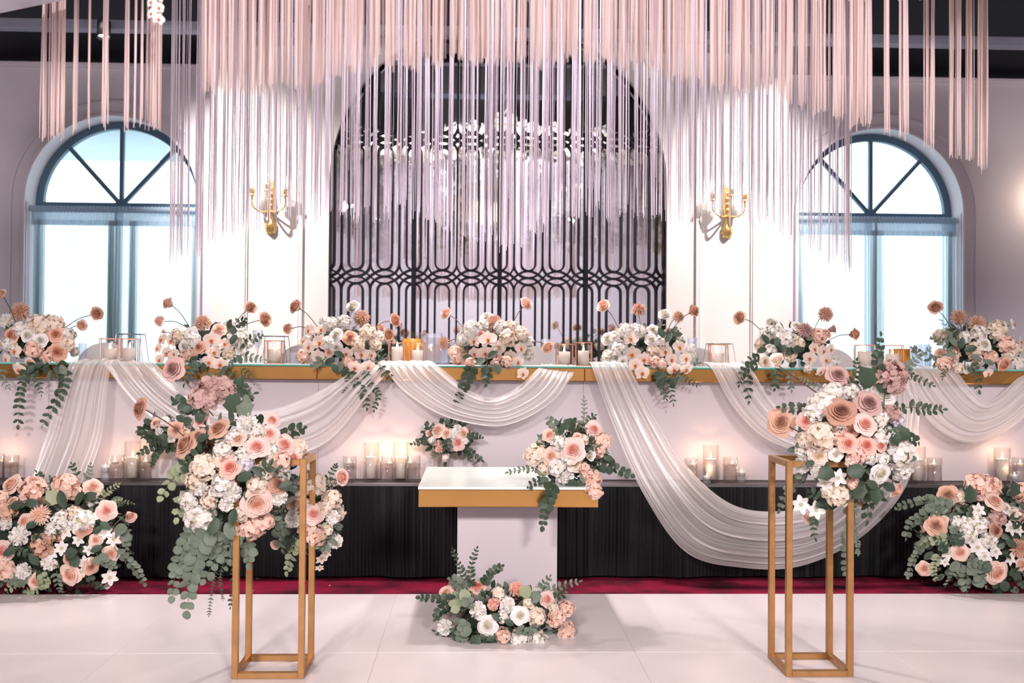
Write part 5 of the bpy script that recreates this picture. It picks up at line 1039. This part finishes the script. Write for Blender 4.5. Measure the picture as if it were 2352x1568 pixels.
jug(946, 768, 46, 7.30, 'glass jug of orange juice left of the middle table flowers', True); jug(994, 770, 50, 7.30, 'clear crystal carafe left of the middle table flowers', False)
jug(2066, 786, 50, 7.28, 'glass jug of orange juice behind the right lanterns', True); jug(2116, 786, 44, 7.28, 'clear crystal carafe left of the far right table flowers', False)

# chairs behind the table: rounded white backs
def chair(px, label, first=[None]):
    p = P(px, 800, 8.05); lo = Vector((p.x, 8.05, STAGE_Z))
    if first[0] is None:
        t = thing('dining_chair', lo, label, 'chair', 'white chairs behind the long table'); first[0] = t
        MB().cbox(-.22, .22, -.21, .22, .43, .47, .01).build('seat', MT['chair'], t)
        pts = [(-.21, .50), (-.225, .72)] + [(.225 * math.cos(PI - PI * i / 20), .72 + .205 * math.sin(PI - PI * i / 20)) for i in range(1, 20)] + [(.225, .72), (.21, .50)]
        m = MB(); n = len(pts); v = [(x, .20 + (-.02 if k else 0), z) for k in (0, 1) for x, z in pts]
        m.add(v, [tuple(range(n)), tuple(range(n, 2 * n))[::-1]] + [(i, (i + 1) % n, n + (i + 1) % n, n + i) for i in range(n)]); m.build('backrest', MT['chair'], t)
        for sx in (-.2, .2):
            for sy in (-.19, .2): MB().tube([(sx, sy, .43), (sx * 1.05, sy * 1.05, 0)], .013, 8, 0, .009).build('leg', MT['chair'], t)
            MB().tube([(sx, .20, .42), (sx, .20, .55)], .012, 8).build('back_post', MT['chair'], t)
    else: t = copy_tree(first[0]); t.location = lo; t['label'] = label
for px, l in ((222, 'white round-backed chair behind the far left lanterns'), (690, 'white round-backed chair right of the left wire riser'), (1236, 'white round-backed chair right of the middle table flowers'), (1606, 'white round-backed chair left of the right wire riser'), (1925, 'white round-backed chair in front of the right window')): chair(px, l)

# ================================================================ draped voile swags
def swag(label, up, lo, folds, amp, seed, nu=70, nv=56, gather=0.35):
    """sheer cloth between an upper and a lower hanging edge; points are (px, py, depth)"""
    U = spline([P(*q) for q in up], nu); L = spline([P(*q) for q in lo], nu); r = random.Random(seed); ph = [r.uniform(0, 6.3) for _ in range(6)]
    o0 = U[0].copy()
    fr = [folds, folds * 1.63, folds * 0.47]
    mb = MB()
    def fn(i, j):
        k = int(round(i * nu)); e = math.sin(PI * i) ** .5
        v = j + 0.035 * math.sin(2 * PI * folds * j + ph[3] + 2 * i) * math.sin(PI * j)
        p = U[k].lerp(L[k], v)
        y = amp * (math.sin(2 * PI * fr[0] * j + ph[0] + 1.5 * math.sin(3 * i + ph[4])) + .6 * math.sin(2 * PI * fr[1] * j + ph[1] + 4 * i) + .7 * math.sin(2 * PI * fr[2] * j + ph[2])) * (.45 + .55 * e)
        return p - o0 + Vector((0, y - abs(amp) * 1.2, y * .35))
    mb.grid(fn, nu, nv); o = mb.build('voile_swag', MT['voile'], None, True, recalc=False); o.location = o0
    return tag(o, label, 'drape', 'white voile drapes on the long table')
DY = 6.85
swag('white voile tail hanging from the table down behind the left floor flowers', [(178, 826, 7.05), (164, 834, 6.88), (140, 900, DY), (110, 1000, DY - .03), (72, 1105, DY - .10)], [(300, 824, 7.05), (262, 832, 6.88), (250, 880, DY), (236, 1000, DY - .04), (200, 1108, DY - .12)], 5, .018, 1)
swag('white voile swag sagging behind the left stand flowers', [(345, 828, 7.05), (362, 838, 6.88), (420, 890, DY), (520, 935, DY), (610, 945, DY), (700, 918, DY), (770, 880, DY), (815, 845, 6.88), (812, 832, 7.05)],
     [(240, 826, 7.05), (250, 838, 6.87), (320, 925, DY - .01), (420, 1000, DY - .02), (540, 1045, DY - .03), (660, 1045, DY - .03), (760, 1010, DY - .02), (850, 905, DY - .02), (900, 842, 6.88), (880, 830, 7.05)], 6, .02, 2)
swag('white voile swag at the centre of the table above the small bouquet', [(985, 828, 7.05), (1005, 838, 6.88), (1050, 875, DY), (1100, 908, DY - .02), (1140, 912, DY - .02), (1190, 890, DY), (1235, 850, 6.88), (1245, 836, 7.05)],
     [(862, 828, 7.05), (880, 840, 6.87), (920, 890, DY - .02), (1000, 945, DY - .05), (1090, 972, DY - .07), (1170, 974, DY - .07), (1260, 930, DY - .04), (1310, 870, 6.86), (1322, 838, 7.0)], 7, .017, 3)
swag('long white voile swag sweeping low in front of the black skirt', [(1424, 832, 7.05), (1444, 842, 6.88), (1500, 950, DY), (1580, 1075, DY - .12), (1680, 1160, 6.62), (1790, 1176, 6.60), (1890, 1150, 6.62), (1970, 1060, DY - .12), (2010, 950, DY), (2020, 852, 6.88), (2010, 838, 7.05)],
     [(1352, 832, 7.05), (1360, 846, 6.87), (1400, 960, DY - .02), (1470, 1120, DY - .15), (1570, 1260, 6.60), (1700, 1297, 6.58), (1840, 1293, 6.58), (1980, 1225, 6.60), (2080, 1110, DY - .15), (2110, 960, DY - .02), (2090, 852, 6.87), (2080, 838, 7.05)], 7, .022, 4, 110, 60)
swag('white voile swag dipping behind the right stand flowers', [(1695, 834, 7.05), (1722, 846, 6.88), (1770, 920, DY), (1840, 985, DY - .03), (1910, 985, DY - .03), (1950, 930, DY), (1962, 852, 6.88), (1960, 838, 7.05)],
     [(1615, 832, 7.05), (1632, 845, 6.87), (1680, 930, DY - .02), (1750, 1000, DY - .06), (1840, 1033, DY - .08), (1930, 1025, DY - .08), (1985, 960, DY - .04), (2000, 852, 6.87), (1990, 838, 7.05)], 6, .018, 5)
swag('white voile swag at the far right beneath the last table flowers', [(2150, 838, 7.05), (2190, 850, 6.88), (2225, 890, DY), (2262, 922, DY - .02), (2300, 905, DY), (2335, 870, DY), (2372, 852, 6.88), (2380, 840, 7.05)],
     [(2040, 838, 7.05), (2060, 852, 6.87), (2090, 915, DY - .03), (2150, 985, DY - .06), (2220, 1014, DY - .08), (2300, 990, DY - .06), (2370, 930, DY - .04), (2420, 852, 6.87), (2430, 840, 7.05)], 7, .017, 6)

# ================================================================ hanging string curtains
def strings(name, label, specs, material, seed, zt, wmin, wmax):
    """specs: (px, py of the hem, depth)"""
    r = random.Random(seed); mb = MB()
    for px, py, Y in specs:
        b = P(px, py, Y); wd = r.uniform(wmin, wmax); n = 7; a0 = r.uniform(0, 6.3); k1 = r.uniform(2.5, 5); am = r.uniform(.0, .004); sl = r.gauss(0, .002)
        v = []
        for i in range(n + 1):
            t = i / n; z = b.z + (zt - b.z) * t; q = (1 - t) ** 2
            x = b.x + am * math.sin(k1 * z + a0) * (.4 + q) + sl * (1 - t); y = b.y + am * math.cos(k1 * z * 1.3 + a0) * .7; w_ = wd * (1.0 if i else .55)
            v += [(x - w_, y, z), (x, y - w_ * .8, z), (x + w_, y, z), (x, y + w_ * .8, z)]
        mb.add(v, [(i * 4 + k, i * 4 + (k + 1) % 4, i * 4 + (k + 1) % 4 + 4, i * 4 + k + 4) for i in range(n) for k in range(4)] + [(0, 1, 2, 3)])
    o = mb.build(name, material, None, True, recalc=False); return tag(o, label, 'curtain', 'hanging string curtains', 'stuff')
def lerp_tab(tab, x):
    if x <= tab[0][0]: return tab[0][1]
    for (a, b), (c, d) in zip(tab, tab[1:]):
        if x <= c: return b + (d - b) * (x - a) / (c - a)
    return tab[-1][1]
HEMA = [(470, 215), (560, 205), (640, 190), (760, 172), (880, 142), (1000, 140), (1180, 138), (1400, 142), (1500, 162), (1600, 190), (1700, 210), (1800, 228), (1880, 262), (1960, 285)]
def depthA(px, py): return min(4.7, max(2.9, 0.87 * FPX / (821 + 0.0075 * (px - 1176) - py)))
rA = random.Random(77); sa = []
for x0, x1, h in ((92, 150, 312), (165, 178, 300), (198, 206, 285), (232, 248, 290), (283, 294, 290), (303, 313, 286), (320, 328, 286), (334, 370, 292), (1957, 2004, 282), (2030, 2045, 306), (2064, 2086, 312), (2120, 2148, 338), (2178, 2210, 356), (2218, 2240, 366), (2245, 2272, 382)):
    for k in range(max(5, int((x1 - x0) / 1.5))): q = rA.uniform(x0 + 2, x1 - 2); sa.append((q, h + rA.gauss(0, 7), depthA(q, h) + rA.uniform(-.03, .03)))
x = 462
while x < 1955:
    wdt = rA.uniform(14, 44); gap = rA.uniform(3, 15)
    h = lerp_tab(HEMA, x) + rA.gauss(0, 7)
    for k in range(max(2, int(wdt / 1.7))): q = x + rA.uniform(0, wdt); sa.append((q, h + rA.gauss(0, 9), depthA(q, lerp_tab(HEMA, q)) + rA.uniform(-.08, .08)))
    x += wdt + gap
strings('string_curtain', 'blurred peach string curtain hanging nearest the camera', sa, MT['string_a'], 8, 3.25, .0018, .0034)
HEMB = [(385, 585), (440, 590), (450, 545), (520, 540), (600, 500), (690, 495), (760, 508), (800, 490), (860, 485), (940, 495), (1000, 530), (1080, 545), (1145, 570), (1185, 560), (1210, 510), (1300, 500), (1400, 488), (1480, 500), (1540, 505), (1600, 485), (1700, 500), (1790, 540), (1840, 545), (1880, 580), (1945, 618)]
sb = []; x = 385
while x < 1946:
    mid = 1 - abs(x - 1150) / 800
    wdt = rA.uniform(9, 28); gap = rA.uniform(4, 18) if 760 < x < 1540 else rA.uniform(3, 12)
    h = lerp_tab(HEMB, x) + rA.gauss(0, 8)
    for k in range(max(2, int(wdt / 1.9))): q = x + rA.uniform(0, wdt); sb.append((q, h + rA.gauss(0, 9), 5.95 + .3 * math.cos((x - 1150) / 800 * 1.5) + rA.uniform(-.12, .12)))
    x += wdt + gap
strings('string_curtain', 'white-lilac string curtain hanging before the arch, behind the peach one', sb, MT['string_b'], 9, 3.85, .0018, .0034)
sc = []
for k in range(170): q = rA.uniform(470, 1900); sc.append((q, lerp_tab(HEMB, q) - 60 + rA.gauss(0, 45), 5.2 + rA.uniform(-.2, .2)))
strings('string_curtain', 'sparse thin white strings between the peach and lilac curtains', sc, MT['string_b'], 10, 3.9, .0010, .0018)

# white flower canopy the strings hang from (seen in the mirror), a pale swag on it, and a crystal chandelier
fc = MB(); rf = random.Random(12); hm = mk_hydrangea(3, 26)
for i in range(760):
    X = rf.uniform(-3.6, 4.0); Yc = rf.uniform(2.6, 6.35)
    if -0.2 < X < 0.5 and 4.0 < Yc < 5.2: continue
    z0 = max(3.1, 1.78 + .35 * Yc) + .12 * math.sin(X * 2.2); p = Vector((X, Yc, rf.uniform(z0, max(z0 + .25, 4.3 - .05 * (Yc - 2.6))))); s_ = rf.uniform(.14, .23); R = frame(Vector((rf.gauss(0, .4), 1, rf.gauss(-.3, .4))).normalized(), rf.uniform(0, 6))
    fc.add([p + R @ (Vector(v) * s_) for v in hm.v], hm.f, 0, hm.g)
o = fc.build('flower_canopy', PM['wh'], None, True, recalc=False); tag(o, 'bank of hanging white blossoms reflected in the arch mirror', 'flowers', None, 'stuff')
struct(MB().cbox(-3.9, 4.3, 2.5, 6.4, 4.55, 4.62, .01).build('canopy_frame', MT['ceiling']), 'dark frame the flower canopy hangs from')
ch = thing('chandelier', (0.14, 4.55, 3.05), 'warm crystal chandelier seen glowing in the arch mirror', 'chandelier')
MB().tube([(0, 0, .75), (0, 0, 1.55)], .006, 6).build('rod', MT['brass'], ch); MB().lathe([(.05, .70), (.30, .72), (.30, .75), (.04, .80)], 24).build('ring', MT['brass'], ch, True)
warm = glow('chandelier_glow', (1, .62, .32, 1), 9)
for k in range(16):
    a = 2 * PI * k / 16; MB().lathe([(.003, 0), (.014, .03), (.014, .62), (.004, .68)], 6, (.26 * math.cos(a), .26 * math.sin(a), .02 + .05 * (k % 2))).build('crystal_drop', MT['crystal'], ch)
for k in range(6):
    a = 2 * PI * k / 6; MB().lathe([(.004, .25), (.018, .3), (.018, .5), (.003, .58)], 8, (.12 * math.cos(a), .12 * math.sin(a), 0)).build('lamp', warm, ch, True)
# ceiling spotlights
def spotlight(loc, target, label, r=.07, lit=True):
    t = thing('spotlight', loc, label, 'spotlight', 'ceiling spotlights'); d = (Vector(target) - Vector(loc)).normalized(); R = d.to_track_quat('Z', 'Y').to_matrix().to_4x4()
    h = MB().lathe([(r * .5, -.16), (r, -.13), (r, .02), (r * .92, .02), (r * .9, -.02)], 18, cap=False).build('housing', MT['black'], t, True); h.matrix_basis = R
    b = MB().lathe([(.002, -.02), (r * .88, -.02), (r * .88, -.024)], 18).build('lens', MT['lens'], t, True); b.matrix_basis = R
    MB().tube([(0, 0, .05), (0, 0, ZC - loc[2])], .008, 6).build('rod', MT['black'], t)
pl = P(238, 82, 8.7)
spotlight(tuple(pl), (pl.x + .3, 7.6, 0), 'lit spotlight hanging from the black ceiling at the upper left', .055)
spotlight((-.22, 4.9, 4.5), (-.2, 9.3, 3.2), 'lit spotlight reflected high in the arch mirror', .10)

# ceiling drape in the upper left corner
C0 = [P(-60, 44, 4.0), P(60, 26, 4.0), P(150, 12, 4.0), P(230, -12, 4.0), P(330, -70, 4.0)]
def fcl(i, j):
    p = spline(C0, 30)[int(round(i * 30))]; return p + Vector((0, -j * 1.1, j * .10 + .02 * math.sin(j * 22 + i * 3)))
o = MB().grid(fcl, 30, 40).build('ceiling_drape', MT['ceilcloth'], None, True, recalc=False); tag(o, 'pale ceiling drape crossing the upper left corner', 'drape')

# ================================================================ wall sconces
def sconce(px, ytop, label):
    y = FEAT_Y; u = M(1, y); b = P(px, ytop + 131, y); t = thing('wall_sconce', (b.x, y, b.z), label, 'lamp', 'gold wall sconces')
    def ornament(pts, th, name, ridge=0):
        m = MB(); n = len(pts); v = [(x * u * 1.35, -.004, z * u) for x, z in pts] + [(x * u * .85, -th, z * u) for x, z in pts]
        m.add(v, [tuple(range(n)), tuple(range(n, 2 * n))[::-1]] + [(i, (i + 1) % n, n + (i + 1) % n, n + i) for i in range(n)]); return m.build(name, MT['brass'], t)
    prof = [(0, 0), (5, 4), (9, 12), (10, 22), (6, 34), (4, 44), (6, 58), (8, 70), (7, 82), (9, 94), (8, 106), (6, 116), (3, 126), (0, 133)]
    ornament(prof + [(-x, z) for x, z in prof[::-1][1:-1]], .03, 'back_plate')
    fan = [(0, 44)] + [(( 10.0 + 1.6 * (q_ % 2)) * math.sin(math.radians(t_)) * 1.0, 18 - (17.5 + 1.5 * (q_ % 2)) * math.cos(math.radians(t_))) for q_, t_ in enumerate(range(110, -111, -10))]
    ornament(fan, .026, 'shell')
    for k in range(7):                                             # ribs of the shell
        a = math.radians(-66 + 22 * k); MB().tube([(0, -.026, 38 * u), (math.sin(a) * 5 * u, -.030, (22 - math.cos(a) * 4) * u), (math.sin(a) * 9.5 * u, -.024, (17 - math.cos(a) * 15) * u)], .0035, 6, 0, .006).build('shell_rib', MT['brass'], t, True)
    for k in range(5): MB().lathe([(.002, -.018), (.018, -.006), (.018, .008), (.002, .020)], 8, (0, -.034, (66 + 13 * k) * u)).build('boss', MT['brass'], t, True)
    for dx, dz, dy in ((-38, 84, -.09), (0, 92, -.15), (36, 83, -.09)):
        e = Vector((dx * u, dy, dz * u)); s0 = Vector((0, -.02, 52 * u)); MB().tube(spline([s0, Vector((dx * u * .55, dy * .6 - .03, 50 * u)), Vector((dx * u * .98, dy, 64 * u)), e], 14), .0095, 8).build('arm', MT['brass'], t, True)
        MB().lathe([(.008, 0), (.034, .004), (.040, .010), (.014, .016), (.020, .026), (.028, .038), (.022, .052), (.030, .066), (.027, .074), (.010, .074)], 14, tuple(e)).build('candle_cup', MT['brass'], t, True)
        MB().lathe([(.008, .062), (.008, .125)], 10, tuple(e)).build('candle_sleeve', MT['wax'], t, True)
        MB().lathe([(.003, .125), (.013, .14), (.014, .16), (.006, .19), (.001, .205)], 10, tuple(e)).build('bulb', MT['bulb'], t, True)
        l = bpy.data.lights.new('sconce_light', 'POINT'); l.energy = 3.2; l.color = (1, .86, .72); l.shadow_soft_size = .02
        lo = bpy.data.objects.new('sconce_light', l); COL.objects.link(lo); lo.parent = t; lo.location = e + Vector((0, -.03, .17))
sconce(622, 408, 'gold three-armed wall sconce left of the arch')
sconce(1669, 418, 'gold three-armed wall sconce right of the arch')
# a sconce just past the right edge lights the wall there
b = P(2395, 520, WALL_Y)
t = thing('wall_sconce', (b.x, WALL_Y, b.z), 'gold wall sconce past the right window', 'lamp', 'gold wall sconces')
MB().lathe([(.002, -.2), (.03, -.12), (.02, 0), (.035, .1), (.002, .2)], 12).build('back_plate', MT['brass'], t, True).location = (0, -.03, 0)
MB().tube(spline([(0, -.04, 0), (0, -.12, -.03), (0, -.13, .1)], 8), .007, 8).build('arm', MT['brass'], t, True)
MB().lathe([(.008, .1), (.03, .11), (.018, .15), (.018, .16)], 12, (0, -.13, 0)).build('candle_cup', MT['brass'], t, True)
MB().lathe([(.004, .16), (.014, .2), (.006, .24), (.001, .25)], 10, (0, -.13, 0)).build('bulb', MT['bulb'], t, True)
l = bpy.data.lights.new('sconce_light', 'POINT'); l.energy = 5; l.color = (1, .74, .5); l.shadow_soft_size = .02
lo = bpy.data.objects.new('sconce_light', l); COL.objects.link(lo); lo.parent = t; lo.location = (0, -.18, .25)

# fallen petals on the carpet
pm_ = mk_leaf('r').mesh('fallen_petal', PM['wh'], True)
for k, (px, py, s_, l) in enumerate(((592, 1325, 12, 'white petal on the carpet left of the cake table'), (582, 1352, 7, 'tiny white petal near the left stand legs'), (760, 1341, 6, 'tiny white petal on the carpet right of the left stand'), (390, 1331, 8, 'white petal on the carpet under the left stand greenery'))):
    Yp = (1.45 + .016) / ((py - 821 + (1176 - px) * .0075) / FPX); p = P(px, py, Yp)
    o = put('fallen_petal', pm_, None, Matrix.Translation((p.x, p.y, -.010)) @ Matrix.Rotation(k * 1.3, 4, 'Z') @ Matrix.Scale(M(s_, Yp), 4)); tag(o, l, 'petal', 'petals fallen on the carpet')

# white orchid sprays tied among the strings at the top of the frame
for k, (px, py, l, n_) in enumerate(((356, 14, 'white orchid spray tied among the peach strings at the upper left', 5), (694, -4, 'small white orchid spray at the top edge, left of the arch', 3))):
    Yk = 3.7; A = Arrangement('orchid_spray', l, 'flowers', 'orchid sprays on the string curtain', tuple(P(px, py, Yk)), (px, py), Yk, 40, 40, .02, 60 + k)
    for i in range(n_): A.flower('O', 'wh', px + (-1) ** i * 8, py - 22 + i * 13, 15, .01 * i, ((-1) ** i * .5, -1, .1))
    A.stem((px, py + 30), (px, py - 60), .003, 0, 's')
